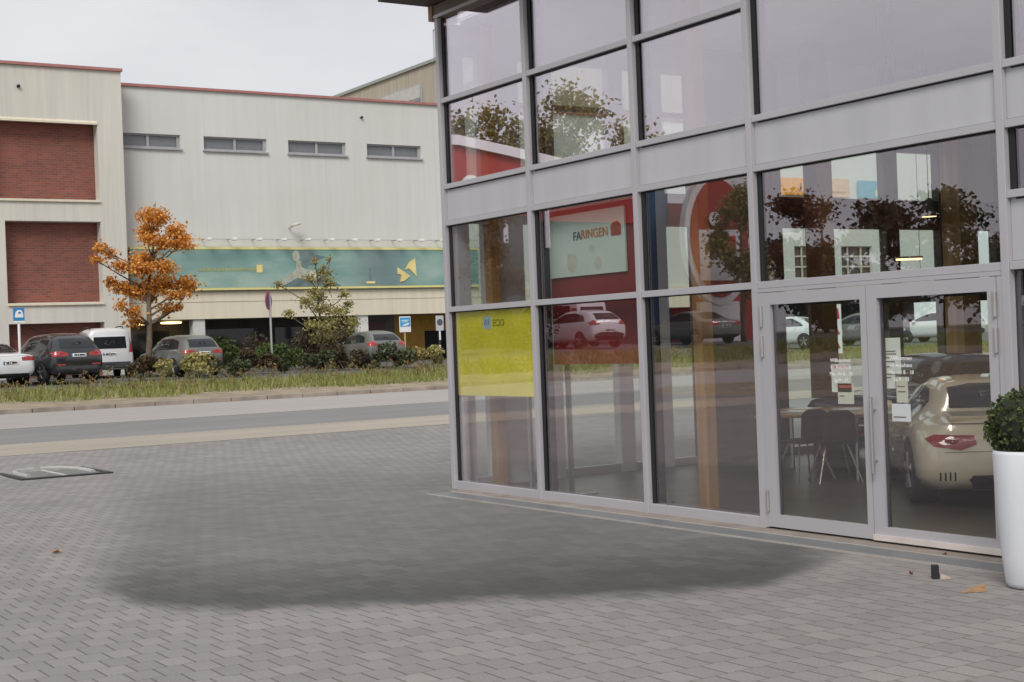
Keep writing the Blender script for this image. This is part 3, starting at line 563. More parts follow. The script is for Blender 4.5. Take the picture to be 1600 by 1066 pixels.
# floodlight on the wall
fl = empty('floodlight', 'small pale floodlight on a bracket above the teal banner', 'lamp', (24.25, 54.3, 6.75))
MB().tube([(0, 0, -.1), (0, -.25, -.08), (.1, -.4, .02)], .03, 6).build('bracket', STEEL, fl); MB().box(-.1, .3, -.55, -.35, .0, .1).build('lamp_head', mat('lamp_head_cream', (.6, .55, .45), .4), fl, bevel=.03).rotation_euler = (R(8), R(-14), 0)
# banner with its lights
bn = empty('billboard', 'long teal billboard with yellow edges, a woman and a yellow leaf emblem', 'billboard', (24.5, 54.25, 4.2))
def bp(mb, name, mt, parent=bn, **k):
    o = mb.build(name, mt, parent, **k)
    if parent is bn: o.matrix_parent_inverse = Matrix.Translation((-24.5, -54.25, -4.2))
    return o
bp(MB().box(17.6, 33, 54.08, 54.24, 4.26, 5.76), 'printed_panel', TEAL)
bp(MB().box(17.6, 33, 54.06, 54.25, 5.765, 5.86).box(17.6, 33, 54.06, 54.25, 4.17, 4.255), 'yellow_edge', YEL)
SKIN = mat('print_skin', (.40, .42, .34), .6, 0, .2, 4); DRS = mat('print_dress', (.13, .19, .19), .6, 0, .3, 3); HAIR = mat('print_hair', (.15, .21, .205), .6, 0, .2, 3)
def wob(pts): return pts
bp(MB().prism([(24.3, 5.74), (24.95, 5.74), (25.2, 5.58), (25.75, 5.47), (25.5, 5.38), (25.15, 5.36), (25.4, 5.2), (24.95, 5.14), (24.85, 4.95), (24.62, 5.1), (24.66, 5.5)], 'xz', 54.07, 54.078), 'print_hair', HAIR)
bp(MB().prism([(23.6, 4.27), (23.9, 4.5), (24.3, 4.72), (24.6, 4.82), (25.1, 4.85), (25.55, 4.7), (25.9, 4.55), (26.4, 4.27)], 'xz', 54.066, 54.069), 'print_dress', DRS)
bp(MB().prism([(24.4+.17*math.cos(t), 5.5+.225*math.sin(t)) for t in np.linspace(0, 2*math.pi, 20, endpoint=False)], 'xz', 54.05, 54.06), 'print_face', SKIN)
bp(MB().prism([(24.42, 5.3), (24.58, 5.32), (24.64, 5.05), (25.0, 4.92), (25.2, 4.75), (24.9, 4.55), (24.5, 4.6), (24.2, 4.8), (24.38, 5.0)], 'xz', 54.052, 54.062), 'print_shoulder', SKIN)
bp(MB().prism([(24.2, 4.82), (24.45, 4.62), (24.1, 4.45), (23.75, 4.29), (23.5, 4.28), (23.85, 4.6)], 'xz', 54.054, 54.0615), 'print_arm', SKIN)
bp(MB().prism([(25.0, 4.95), (25.25, 4.9), (25.35, 4.62), (25.05, 4.5), (24.9, 4.6)], 'xz', 54.049, 54.0515), 'print_scarf', mat('print_scarf_white', (.55, .55, .5), .6, 0, .3, 9))
EMB = mat('print_yellow', (.76, .62, .25), .5, 0, .2, 2)
bp(MB().prism([(29.02, 5.02), (29.3, 4.86), (29.62, 4.66), (29.32, 4.45), (29.12, 4.42), (29.2, 4.7), (29.02, 4.76)], 'xz', 54.05, 54.078), 'print_emblem', EMB)
bp(MB().prism([(29.38, 4.92), (29.6, 5.25), (29.88, 5.42), (29.93, 4.62), (29.72, 4.85), (29.55, 4.98)], 'xz', 54.05, 54.078), 'print_emblem', EMB)
bp(MB().box(22.7, 22.95, 54.06, 54.078, 4.85, 5.15), 'print_square', EMB)
mbx = MB(); xx = 20.3
while xx < 22.6: w_ = random.uniform(.06, .14); mbx.box(xx, xx+w_, 54.068, 54.078, 4.92, 4.92+random.choice((.1, .14))); xx += w_+.04
bp(mbx, 'print_lettering', mat('print_ochre', (.33, .36, .16), .6))
bp(MB().box(27.55, 27.95, 54.06, 54.078, 4.36, 4.45), 'print_label', EMB); bp(MB().box(27.72, 27.76, 54.06, 54.078, 4.5, 5.0), 'print_mast', DRS)
bp(MB().box(18.2, 33, 54.0, 54.03, 6.15, 6.18), 'lamp_rail', STEEL)
for xl in np.arange(18.45, 33, 1.047):
    l = bp(MB().tube([(xl, 54.28, 6.17), (xl-.1, 53.9, 6.14), (xl-.18, 53.62, 6.12)], .02, 5), 'lamp_arm', mat('arm_brown', (.3, .2, .12), .5)); MB().box(xl-.02, xl+.14, 53.55, 53.8, 6.09, 6.19).build('lamp_head', WHITEP, l, bevel=.02)
# wing
wing = empty('brick_wing', 'taller concrete framed wing with dark red brick panels at the left edge', 'building', (12, 53.3, 0))
def wp(mb, name, mt, **k):
    o = mb.build(name, mt, wing, **k); o.matrix_parent_inverse = Matrix.Translation((-12, -53.3, 0)); return o
bays = [(9.2, 12.78), (12.84+.0, 16.3)]; XS = [(-5.5, -1.4), (-.6, 3.5), (4.3, 8.4), (12.84-3.64+.0, 12.84-3.64+3.0), (12.86, 16.3)]; XS[3] = (9.2, 12.25)
HO = []
for a, b in XS:
    for c, e in ((.8, 3.02), (3.76, 6.72), (7.52, 10.36)): HO.append((a if not (a == 12.86 and e > 10) else 12.4, b, c, e))
wp(wallholes(-6, 17.25, .5, 12.32, HO, 53.3, .5), 'concrete_frame', WING)
wp(MB().box(-6, 17.25, 53.82, 75, .5, 12.3).box(17.05, 17.249, 53.31, 53.82, .5, 12.3), 'brick_panel', BRICK)
wp(MB().box(-6.05, 17.3, 53.2, 53.7, 12.325, 12.43), 'red_coping', REDC)
for a, b, c, e in HO: wp(MB().prism([(53.22, c-.09), (53.22, c-.02), (53.8, c+.03), (53.8, c-.09)], 'yz', a-.0, b+.0), 'sill', CREAM)
wp(MB().prism([(53.26, 10.30), (53.26, 10.365), (53.3, 10.44), (53.31, 10.30)], 'yz', 9.2, 16.3), 'lintel_trim', CREAM)
wp(MB().lathe([(.06, 0), (.06, .1), (.04, .12)], 10, (13.5, 53.2, 11.55), 'y'), 'wall_spout', BLACK)
# far concrete building
fb = empty('concrete_building', 'tall weathered concrete building rising behind the hall roof', 'building', (45, 85, 0))
def fp(mb, name, mt, **k):
    o = mb.build(name, mt, fb, **k); o.matrix_parent_inverse = Matrix.Translation((-45, -85, 0)); return o
fp(MB().box(45, 75, 70, 140, 0, 19.2), 'wall', BGC); fp(MB().box(44.85, 75, 69.9, 140, 19.205, 19.4), 'roof_edge', mat('zinc_edge', (.3, .33, .3), .6))
for i in range(9):
    y_ = 72.2+i*7.4; w = fp(MB().box(44.93, 44.99, y_, y_+5.6, 16.4, 18.2).box(44.95, 44.99, y_, y_+5.6, 12, 14), 'window_band', mat('band_frame', (.38, .38, .36), .6)); MB().box(44.9, 44.925, y_+.2, y_+5.4, 16.5, 17.2).build('pane', WG, w); MB().box(44.9, 44.925, y_+.2, y_+5.4, 17.3, 18.1).build('blind', mat('blind_grey', (.5, .49, .46), .7), w)
fp(MB().tube([(45.3, 78.5, 19.4), (45.3, 78.5, 21.3), (45.3, 73, 21.3), (45.3, 73, 19.4)], .05, 6), 'roof_railing', STEEL)

# signs
def post(name, label, x, y, z1, r=.035, mt=STEEL):
    o = empty(name, label, 'sign', (x, y, g(y))); MB().tube([(0, 0, -.1), (0, 0, z1-g(y))], r, 8).build('pole', mt, o); return o
s = post('parking_sign', 'blue and white car park sign on a white pole beside the white saloon', 11.45, 46.2, 2.95, .04, WHITEP)
b = MB().box(-.17, .17, -.05, -.03, 2.0, 2.4).build('sign_plate', BLUE, s); MB().prism([(-.12, 2.16), (-.1, 2.26), (-.04, 2.33), (.07, 2.33), (.11, 2.26), (.13, 2.18), (.13, 2.1), (-.12, 2.1)], 'xz', -.062, -.052).build('car_symbol', WHITEP, b); MB().box(-.02, .06, -.066, -.063, 2.22, 2.28).build('symbol_mark', BLUE, b); MB().box(-.17, .17, -.06, -.045, 1.95, 1.99).build('plate_rim', WHITEP, b)
s = post('no_stopping_sign', 'round red no stopping sign turned edge on, on a grey pole', 20.0, 46.6, 3.7, .04)
pl = MB().lathe([(.0, -.012), (.32, -.01), (.33, 0), (.32, .01), (0, .012)], 28, (0, 0, 0), 'x').build('sign_disc', mat('sign_red', (.42, .07, .13), .4), s); pl.location = (-.05, 0, 2.5); pl.rotation_euler = (0, 0, R(137))
MB().lathe([(0, -.003), (.23, 0), (.23, .004), (0, .006)], 24, (-.017, 0, 0), 'x').build('blue_field', mat('sign_navy', (.12, .06, .2), .4), pl); MB().box(-.03, -.022, -.2, .2, -.03, .03).build('red_bar', mat('sign_red', (.4, .05, .08)), pl).rotation_euler = (R(45), 0, 0)
s = post('blue_road_sign', 'square blue and white sign on a thin pole before the orange entrance', 27.0, 49.9, 2.85, .035, mat('pole_orange', (.45, .34, .16), .5))
b = MB().box(-.25, .25, -.06, -.03, 1.25, 1.86).build('sign_plate', WHITEP, s, bevel=.01); MB().box(-.22, .22, -.068, -.061, 1.47, 1.82).build('blue_field', mat('sign_sky_blue', (.02, .32, .62), .4), b); MB().prism([(-.17, 1.5), (-.05, 1.56), (.16, 1.62), (.16, 1.54), (0, 1.5)], 'xz', -.072, -.069).build('arrow', WHITEP, b); MB().box(-.16, .16, -.072, -.069, 1.70, 1.73).box(-.16, .1, -.072, -.069, 1.64, 1.665).build('lettering', WHITEP, b)
s = post('grey_notice_sign', 'grey and white sign with a round symbol, nearest the showroom corner', 28.55, 49.9, 2.85, .04, mat('pole_black', (.03, .03, .03), .5))
b = MB().box(-.17, .17, -.06, -.03, 1.27, 1.86).build('sign_plate', mat('sign_grey', (.5, .5, .5), .5), s); MB().lathe([(.07, -.07), (.13, -.068), (.13, -.061), (.07, -.061)], 20, (0, 0, 1.6), 'y').build('round_symbol', mat('symbol_dark', (.08, .09, .12), .5), b); MB().tube([(0, -.036, .9), (0, -.036, 1.26)], .036, 8).build('white_band', WHITEP, s); MB().tube([(0, -.001, .5), (0, -.001, .7)], .0415, 8).build('white_band', WHITEP, s)

# ------------------------------------------------------------ the showroom
sr = empty('glass_showroom', 'two storey glass showroom with grey aluminium mullions and double door', 'building', (8.6, 9.5, 0))
def sp(mb, name, mt, **k):
    o = mb.build(name, mt, sr, **k); o.matrix_parent_inverse = Matrix.Translation((-8.6, -9.5, 0)); return o
MY = [14.80, 12.97, 11.115, 9.48, 6.84, 5.0, 3.2, 1.4, -.4]; YE = 14.80
GX = 8.645
H_ = [0, 2.11, 3.12, 3.55, 4.56, 5.53]
BARX = (8.585, 8.64)
for y in MY:
    w_ = .034
    sp(MB().box(8.575, 8.64, y-w_, y+w_, 0, 5.6), 'mullion', ALU, bevel=.004)
    sp(MB().box(8.668, 8.80, y-w_*.9, y+w_*.9, 0.03, 5.45), 'mullion_inner', BLACK)
    for z0, z1 in ((.09, 2.08), (2.14, 3.09), (3.58, 5.53)):
        if not (y < 6.9 and z0 < 1): sp(MB().box(8.626, 8.6375, y-w_-.05, y-w_-.001, z0, z1), 'black_edge_strip', BLACK)  # black strip along one side of each mullion
def tr(y0, y1, z, h=.028): sp(MB().box(BARX[0], BARX[1]-.004, y0+.0345, y1-.0345, z-h, z+h), 'transom', ALU, bevel=.003); sp(MB().box(8.668, 8.74, y0+.032, y1-.032, z-h*.8, z+h*.8), 'transom_inner', BLACK); sp(MB().box(8.615, 8.6235, y0+.0355, y1-.086, z-h-.012, z-h-.001), 'transom_black_strip', BLACK)
def pane(y0, y1, z0, z1, mt=GLASS):
    o = MB().box(-.006, .006, 0, y1-y0, 0, z1-z0).build('glass_pane', mt, sr); o.location = (GX-8.6, y0-9.5, z0); o.rotation_euler = (random.uniform(-.0, .0), random.uniform(-.0025, .0025), random.uniform(-.003, .003)); return o
def spandrel(y0, y1, z0, z1): sp(MB().box(8.622, 8.662, y0+.034, y1-.034, z0+.028, z1-.028), 'spandrel_panel', PANEL, bevel=.004); sp(MB().box(8.612, 8.6215, y0+.04, y1-.04, z0+.028, z0+.036), 'panel_joint', mat('joint_grey', (.2, .2, .21), .6))
for i in range(len(MY)-1):
    y1, y0 = MY[i], MY[i+1]
    big = (i == 3); right = i > 3
    tr(y0, y1, 2.11, .03); tr(y0, y1, 3.12); tr(y0, y1, 3.55)
    spandrel(y0, y1, 3.12, 3.55)
    if not big and not right: tr(y0, y1, 4.56)
    segs = [(2.11, 3.12)]
    if right: tr(y0, y1, 2.62); spandrel(y0, y1, 2.11, 2.62); segs = [(2.62, 3.12)]
    if not big: segs.append((.04, 2.11)); tr(y0, y1, .05, .05)
    segs += [(3.55, 4.56), (4.56, 5.55)] if not (big or right) else [(3.55, 5.55)]
    for z0, z1 in segs: pane(y0+.02, y1-.02, z0, z1, GLASS if z0 > 3.3 else GLASSL)
# head beam, roof, soffit
sp(MB().box(8.57, 8.66, -.5, 14.84, 5.535, 5.69), 'head_beam', ROOFB); sp(MB().box(8.56, 8.569, -.5, 14.85, 5.535, 5.57), 'head_trim', ALU)
sp(MB().box(7.9, 21, -.8, 14.95, 5.70, 5.76), 'roof_soffit', SOFF); sp(MB().box(7.86, 21.1, -.9, 14.93, 5.765, 6.0), 'roof', ROOFB)
sp(MB().box(8.55, 8.9, 14.835, 14.925, 5.52, 5.695), 'beam_end', mat('beam_wood', (.25, .15, .08), .6))
sp(MB().box(8.9, 20.5, -.4, 14.79, 5.452, 5.53), 'ceiling', PLASTER)
sp(MB().box(8.66, 20.5, -.4, 14.72, -.05, .02), 'floor', FLOOR)
sp(MB().box(20.3, 20.5, -.4, 14.7, .02, 5.45), 'back_wall', PLASTER); sp(MB().box(8.7, 20.3, -.5, -.41, .02, 5.45), 'rear_wall', PLASTER)
for a in (14.50, 10.72, 3.9, 1.0): sp(MB().box(9.02, 9.16, a, a+.14, .02, 5.45), 'timber_column', WOOD, bevel=.012)
sp(MB().box(13.55, 13.82, 13.7, 13.95, .02, 5.45), 'timber_column', mat('brown_post', (.12, .075, .04), .6)); sp(MB().box(16.98, 17.36, 14.3, 14.64, .02, 5.45), 'timber_column', WOOD)
# north end wall: piers, spandrel and clear glass towards the street
Y0, Y1 = 14.66, 14.80
pier = [(8.68, 8.84), (9.06, 9.60), (9.84, 10.10), (10.96, 11.18), (11.46, 11.80), (12.26, 13.82), (15.83, 16.10), (16.97, 17.36), (18.2, 20.3)]
for a, b in pier: sp(MB().box(a, b, Y0, Y1, .02, 5.45), 'end_wall_pier', PLASTER if a < 12.2 else mat('pier_dark', (.09, .075, .065), .7))
for i in range(len(pier)-1):
    a, b = pier[i][1], pier[i+1][0]
    sp(MB().box(a, b, Y0+.02, Y1-.01, 5.1 if a < 12 else (4.3 if a < 17 else 3.545), 5.45), 'end_wall_head', PLASTER)
    sp(MB().box(a, b, Y0+.02, Y1-.01, 3.12, 3.54), 'end_wall_spandrel', PANEL if a < 12 else mat('spandrel_dark', (.04, .038, .04), .5))
    if a < 17: sp(MB().box(a, b, Y0+.03, Y1-.02, 4.53 if a < 12 else 4.24, 4.59 if a < 12 else 4.3), 'end_transom', ALU)
    sp(MB().box(a, b, Y0+.03, Y1-.02, .021, .12), 'end_transom', ALU); sp(MB().box(a, b, 14.752, 14.764, .02, 5.45), 'end_glass', CLEAR)
sp(MB().box(14.58, 14.79, 14.67, 14.735, .12, 2.95), 'end_transom', mat('pier_dark', (.09, .075, .065)))
sp(MB().box(13.82, 18.2, Y0+.03, Y1-.02, 2.06, 2.16), 'end_transom', mat('pier_dark', (.09, .075, .065)))
# double door
HINGE = mat('hinge_steel', (.45, .42, .42), .35, .7)
sp(MB().box(8.575, 8.64, 6.876, 9.444, 2.045, 2.078), 'door_frame', ALU); sp(MB().box(8.58, 8.64, 9.40, 9.4445, .02, 2.044), 'door_frame', ALU); sp(MB().box(8.58, 8.64, 6.8755, 6.92, .02, 2.044), 'door_frame', ALU)
def leaf(y0, y1, gy0, gy1, hinge_y):
    d = sp(MB().box(8.57, 8.63, y0, gy0, .03, 2.04).box(8.57, 8.63, gy1, y1, .03, 2.04).box(8.57, 8.63, gy0, gy1, .03, .135).box(8.57, 8.63, gy0, gy1, 1.935, 2.04), 'door', ALU)
    MB().box(8.596, 8.606, gy0, gy1, .135, 1.935).build('door_glass', DGLASS, d)
    MB().box(8.6075, 8.62, gy0, gy0+.03, .135, 1.935).box(8.6075, 8.62, gy1-.03, gy1, .135, 1.935).box(8.6075, 8.62, gy0+.03, gy1-.03, 1.915, 1.935).build('black_edge_strip', BLACK, d)
    for z_ in (.25, 1.58, 1.84): MB().tube([(8.56, hinge_y, z_-.09), (8.56, hinge_y, z_+.09)], .016, 8).build('hinge', HINGE, d)
    return d
dl = leaf(8.182, 9.398, 8.245, 9.285, 9.39); d2 = leaf(6.924, 8.176, 7.0, 8.068, 6.93)
MB().tube([(8.52, 8.12, .56), (8.52, 8.12, 1.16)], .016, 10).tube([(8.57, 8.12, .66), (8.52, 8.12, .66)], .01, 6).tube([(8.57, 8.12, 1.06), (8.52, 8.12, 1.06)], .01, 6).build('handle', STEEL, d2)
MB().box(8.545, 8.569, 6.93, 8.17, .03, .075).build('weather_strip', mat('strip_white', (.62, .56, .52), .5), d2)
GRATE = NT('grate'); _o = GRATE.obj((1, 1, 1)); _s = GRATE.n('ShaderNodeSeparateXYZ'); GRATE.l(_o, _s.inputs[0])
_a = GRATE.math('PINGPONG', _s.outputs[1], .011); _b = GRATE.math('PINGPONG', _s.outputs[0], .015); _h = GRATE.math('MULTIPLY', GRATE.math('LESS_THAN', _a, .0065), GRATE.math('LESS_THAN', _b, .010))
GRATE.l(GRATE.mix(_h, (.34, .36, .37, 1), (.03, .03, .03, 1)), GRATE.b.inputs['Base Color']); GRATE.b.inputs['Roughness'].default_value = .45; GRATE.b.inputs['Metallic'].default_value = .5
dg = empty('drain_grate', 'long galvanised drain grate in the paving before the glass door', 'drain', (8.22, 7, 0)); o = MB().box(-.14, .14, -5, 7.5, -.02, .008).build('grating', GRATE.m, dg); MB().box(-.165, -.141, -5, 7.5, -.02, .012).box(.141, .165, -5, 7.5, -.02, .012).build('edge_rail', mat('edge_concrete', (.36, .33, .30), .7), dg)
ts = empty('threshold_slab', 'smooth pale concrete threshold strip under the glass door', 'threshold', (8.5, 7, 0)); MB().box(-.115, .12, -5, 7.6, -.02, .012).build('slab', mat('threshold_concrete', (.25, .215, .185), .8, 0, .2, 3), ts)
# writing on the door glass
WL = mat('white_letter', (.85, .85, .85), .5)
for yc, zc, s_ in ((8.50, 1.42, .9), (7.90, 1.44, .9)):
    for j, tx in enumerate(('Autohaus am Ring', 'Ihr Partner', 'Verkauf & Service', 'für alle')):
        pass
for d_, yc, zc in ((dl, 8.50, 1.45), (d2, 7.86, 1.46)):
    for j, tx in enumerate(('Willkommen', 'im Autohaus', 'Mo - Fr 8 - 18', 'Sa 9 - 13')): text('lettering', tx, .044, WL, d_, (8.592, yc, zc-.055*j), (R(90), 0, R(-90)), .001)
# papers stuck inside the glass
def notice(label, y0, y1, z0, z1, col, lines=(), red=0, t=8.625):
    o = empty('notice', label, 'notice', (t, (y0+y1)/2, z0)); w = (y1-y0)/2; MB().box(0, .003, -w, w, 0, z1-z0).build('sheet', mat('paper_'+col[0], col[1], .7, 0, .03), o)
    for z_, l in lines: MB().box(-.002, -.0005, -w*l, w*.8, z_, z_+.009).build('text_line', mat('ink', (.12, .12, .12), .7), o)
    if red: MB().box(-.002, -.0005, -w*.8, w*.85, z1-z0-.035, z1-z0-.015).build('red_stripe', mat('ink_red', (.5, .08, .05), .6), o)
PG = ('green', (.72, .76, .68)); PW = ('white', (.82, .84, .86)); PB = ('beige', (.66, .66, .54))
notice('tall pale sheet with typed lines at the top of the right door leaf', 7.89, 8.06, 1.34, 1.62, PG, ((.05, -.1), (.09, .3), (.12, .1), (.15, .5), (.17, .4)))
notice('small pale card below the tall sheet on the right door leaf', 7.955, 8.06, 1.225, 1.33, PG, ((.08, .2),))
notice('narrow cream slip beside the small card on the right door leaf', 7.83, 7.945, 1.115, 1.315, PB, ((.12, .5), (.08, .6)))
notice('clean white square note at handle height on the right door leaf', 7.81, 8.0, .967, 1.105, PW, ((.03, .5),))
notice('pale poster behind the white lettering on the left door leaf', 8.42, 8.64, 1.19, 1.42, PG, (), 1)
notice('beige leaflet with a red stripe low on the left door leaf', 8.40, 8.575, 1.095, 1.262, PB, ((.06, -.2),), 1)
# ------------------------------------------------------------ inside the showroom
RP = mat('red_panel', (.25, .022, .018), .6, 0, .15, 1.5)
o = empty('red_partition', 'dark red display partition behind the second ground floor pane', 'partition', (8.83, 12.1, .02)); MB().box(0, .05, -.72, .86, 1.42, 3.06).build('panel', RP, o)
for a in (-.6, .7): MB().box(.051, .09, a, a+.05, 0.02, 3.0).box(.051, .4, a, a+.05, 0, .019).build('stand', STEEL, o)
o = empty('white_board', 'pale board with dark and orange lettering hanging on the red partition', 'board', (8.80, 12.26, 2.355)); MB().box(0, .02, -.67, .67, .01, .665).build('board_sheet', mat('board_pale', (.66, .80, .70), .6, 0, .06, 2), o)
LD, LO = mat('letter_dark', (.06, .1, .08), .6), mat('letter_orange', (.60, .22, .05), .6)
text('lettering', 'FA', .13, LD, o, (-.006, .22, .42), (R(90), 0, R(-90)), .003, 'LEFT'); text('lettering', 'RINGEN', .13, LO, o, (-.006, .075, .43), (R(90), 0, R(-90)), .003, 'LEFT')
MB().prism([(-.45, .38), (-.44, .48), (-.49, .52), (-.57, .52), (-.61, .48), (-.61, .38)], 'yz', -.006, -.001).build('red_emblem', mat('emblem_red', (.4, .06, .03), .6), o)
for a, b_, w_ in ((.25, .15, .10), (.3, .2, .05), (-.1, .28, .05), (-.2, .12, .07)): MB().lathe([(0, -.004), (w_, -.003), (w_*.8, -.001), (0, -.001)], 14, (0, a, b_), 'x').build('orange_spot', mat('spot_orange', (.64, .66, .54), .6, 0, .1, 9), o)
o = empty('yellow_panel', 'yellow green panel with a small blue tag behind the first lower pane', 'panel', (8.656, 14.05, .02)); MB().box(0, .012, -1.02, .70, 1.08, 2.08).build('panel_sheet', mat('panel_yellow', (.80, .76, .04), .6, 0, .1, 1.5), o)
for a in (-.8, .5): MB().box(.013, .05, a, a+.05, 0.02, 2.05).box(.013, .4, a, a+.05, 0, .019).build('stand', STEEL, o)
MB().box(-.003, -.0005, -.10, .07, 1.84, 1.98).build('tag', mat('tag_pale_blue', (.5, .64, .66), .6), o); text('lettering', 'ECIO', .11, mat('letter_olive', (.16, .17, .02), .6), o, (-.002, -.26, 1.90), (R(90), 0, R(-90)), .001)
text('lettering', 'A9', .1, mat('letter_blue', (.08, .2, .3), .6), o, (-.0045, -.015, 1.91), (R(90), 0, R(-90)), .001)
tb = empty('meeting_table', 'wooden table covered with leaflets inside the left door leaf', 'table', (12.25, 12.45, .02), R(34)); MB().box(-.8, .8, -.62, .62, .70, .735).build('tabletop', mat('table_wood', (.36, .20, .07), .4), tb, bevel=.01)
for a in (-.7, .7):
    for b_ in (-.52, .52): MB().tube([(a, b_, 0), (a, b_, .68)], .025, 8).build('leg', STEEL, tb)
for i, (x_, y_, w_, r_) in enumerate(((-.5, -.2, .42, 10), (-.1, .3, .46, -5), (.2, -.25, .42, 14), (.5, .3, .4, -8))):
    o = empty('leaflet', ['white leaflet at the near end of the table', 'glossy white brochure in the middle of the table', 'white catalogue lying askew on the table', 'pale leaflet at the far end of the table'][i], 'leaflet', tb.matrix_basis @ Vector((x_, y_, .737)), R(34+r_)); MB().box(-w_/2, w_/2, -.16, .16, 0, .006).build('cover', mat('leaflet_white', (.75, .8, .8), .25, 0, .05), o)
def chair(label, x, y, rz):
    o = empty('chair', label, 'chair', (x, y, .02), rz, 'chairs inside the left door leaf'); F = mat('chair_shell', (.035, .022, .026), .5)
    MB().prism([(-.19, .0), (.19, .0), (.17, .30), (.1, .35), (-.1, .35), (-.17, .30)], 'xz', -.015, .015).build('backrest', F, o, bevel=.01).location = (0, -.24, .45)
    MB().box(-.19, .19, -.23, .22, .42, .455).build('seat', F, o, bevel=.015)
    for a in (-1, 1):
        for b_ in (-1, 1): MB().tube([(a*.12, b_*.1, .42), (a*.24, b_*.25, 0)], [.012, .009], 6).build('leg', mat('chair_leg', (.4, .33, .28), .3, .6), o)
chair('dark shell chair nearest the left door jamb', 11.62, 12.12, R(-10)); chair('dark shell chair standing nearer the door stile', 11.68, 11.70, R(-30))
# cream sports car, rear towards the door
hd = math.atan2(.769, .635); hv = Vector((math.cos(hd), math.sin(hd), 0)); rv = Vector((math.sin(hd), -math.cos(hd), 0))
sc = .93; rw = Vector((10.75, 9.62, .02))+rv*.80*sc; ctr = rw+hv*(2.215-.83)*sc
c = Car('cream sports coupe with red tail lights seen through the right door leaf', 'car', CARC, SPORT, ctr, hd, sc, 'sports_car', None, 1.4)
c.root.scale = (sc, sc, sc*.955)
c.both('side_window', [(1.12, .93), (1.3, 1.06), (1.7, 1.185), (2.15, 1.21), (2.5, 1.15), (2.9, .95)], CGL, off=.005)
c.both('window_pillar', [(1.98, .92), (2.04, .92), (1.98, 1.21), (1.93, 1.21)], BLACK, off=.008, sub=4)
c.drape('rear_window', [(-.50, 1.0), (.50, 1.0), (.43, 1.20), (.2, 1.235), (-.2, 1.235), (-.43, 1.20)], 'r', CGL)
c.mirror_r('tail_light', [(.40, .675), (.55, .62), (.80, .66), (.86, .735), (.78, .775), (.42, .765)], LAMP, off=.008)
c.drape('bumper_recess', [(-.40, .20), (.40, .20), (.48, .32), (.44, .36), (-.44, .36), (-.48, .32)], 'r', BLACK, off=.006)
for k_ in range(4): c.mirror_r('vent_slot', [(.60+k_*.045, .31), (.615+k_*.045, .31), (.62+k_*.045, .40), (.605+k_*.045, .40)], BLACK, off=.006, sub=3, rings=2)
c.drape('engine_lid_seam', [(-.6, .868), (.6, .868), (.6, .876), (-.6, .876)], 'r', BLACK, off=.004, sub=6); c.drape('bumper_seam', [(-.84, .598), (.84, .598), (.84, .604), (-.84, .604)], 'r', mat('seam_brown', (.12, .09, .06), .5), off=.003, sub=8)
c.plate(.50); c.wheels((.83, 3.18), .915, .335, .28); c.mirrors(2.75, .95, .83, CARC)
c.both('door_seam', [(1.62, .35), (1.63, .35), (1.55, .86), (1.54, .86)], mat('seam_brown', (.12, .09, .06)), off=.004, sub=5)
MB().prism([(-1.86, .9), (-1.50, .955), (-1.5, .975), (-1.9, .945)], 'xz', -.58, .58).build('spoiler', CARC, c.root, bevel=.008)
# dark classic car, nose towards the door
OLD = [(0, .4, .85, .88, .6, .7, .68, .6), (.1, .3, .9, .95, .7, .8, .78, .64), (1.0, .26, .93, 1.1, .74, .84, .8, .58), (1.5, .25, .93, 1.36, .74, .84, .8, .54), (2.3, .25, .92, 1.4, .74, .84, .8, .55), (2.9, .25, .91, 1.1, .74, .84, .8, .58), (3.2, .25, .9, .95, .74, .84, .8, .64), (4.2, .26, .86, .9, .72, .82, .78, .66), (4.32, .3, .8, .86, .7, .8, .76, .66), (4.36, .36, .74, .82, .68, .78, .74, .64)]
c = Car('dark old saloon standing behind the meeting table and the cream coupe', 'car', CARD, OLD, (15.4, 13.42, .02), R(190), .93, 'classic_car', None, .9)
c.drape('grille', [(-.42, .55), (.42, .55), (.42, .74), (-.42, .74)], 'f', BLACK, off=.01)
for k_ in range(4): c.drape('grille_bar', [(-.42, .57+k_*.045), (.42, .57+k_*.045), (.42, .585+k_*.045), (-.42, .585+k_*.045)], 'f', CHROME, off=.016, sub=4, rings=2)
for sg in (1, -1):
    MB().lathe([(.1, 2.12), (.1, 2.2), (.085, 2.215), (0, 2.22)], 20, (0, sg*.56, .66), 'x').build('headlight', LAMPW, c.root, True); MB().lathe([(.05, 2.2), (.05, 2.29), (0, 2.3)], 16, (0, sg*.38, .44), 'x').build('fog_lamp', LAMPW, c.root, True)
MB().tube([(2.1, -.8, .52), (2.26, -.7, .52), (2.3, 0, .52), (2.26, .7, .52), (2.1, .8, .52)], .035, 8).build('chrome_bumper', CHROME, c.root, True); c.drape('red_apron', [(-.7, .36), (.7, .36), (.7, .42), (-.7, .42)], 'f', LAMP, off=.01)
c.both('side_window', [(1.3, .98), (1.55, 1.25), (2.5, 1.28), (2.85, .98)], CGL); c.drape('windscreen', [(-.58, .98), (.58, .98), (.5, 1.3), (-.5, 1.3)], 'f', CGL); c.wheels((.85, 3.45), .84, .31)
c.both('side_stripe', [(.5, .66), (3.7, .64), (3.7, .70), (.5, .72)], mat('stripe_blue', (.35, .48, .52), .3), off=.007)
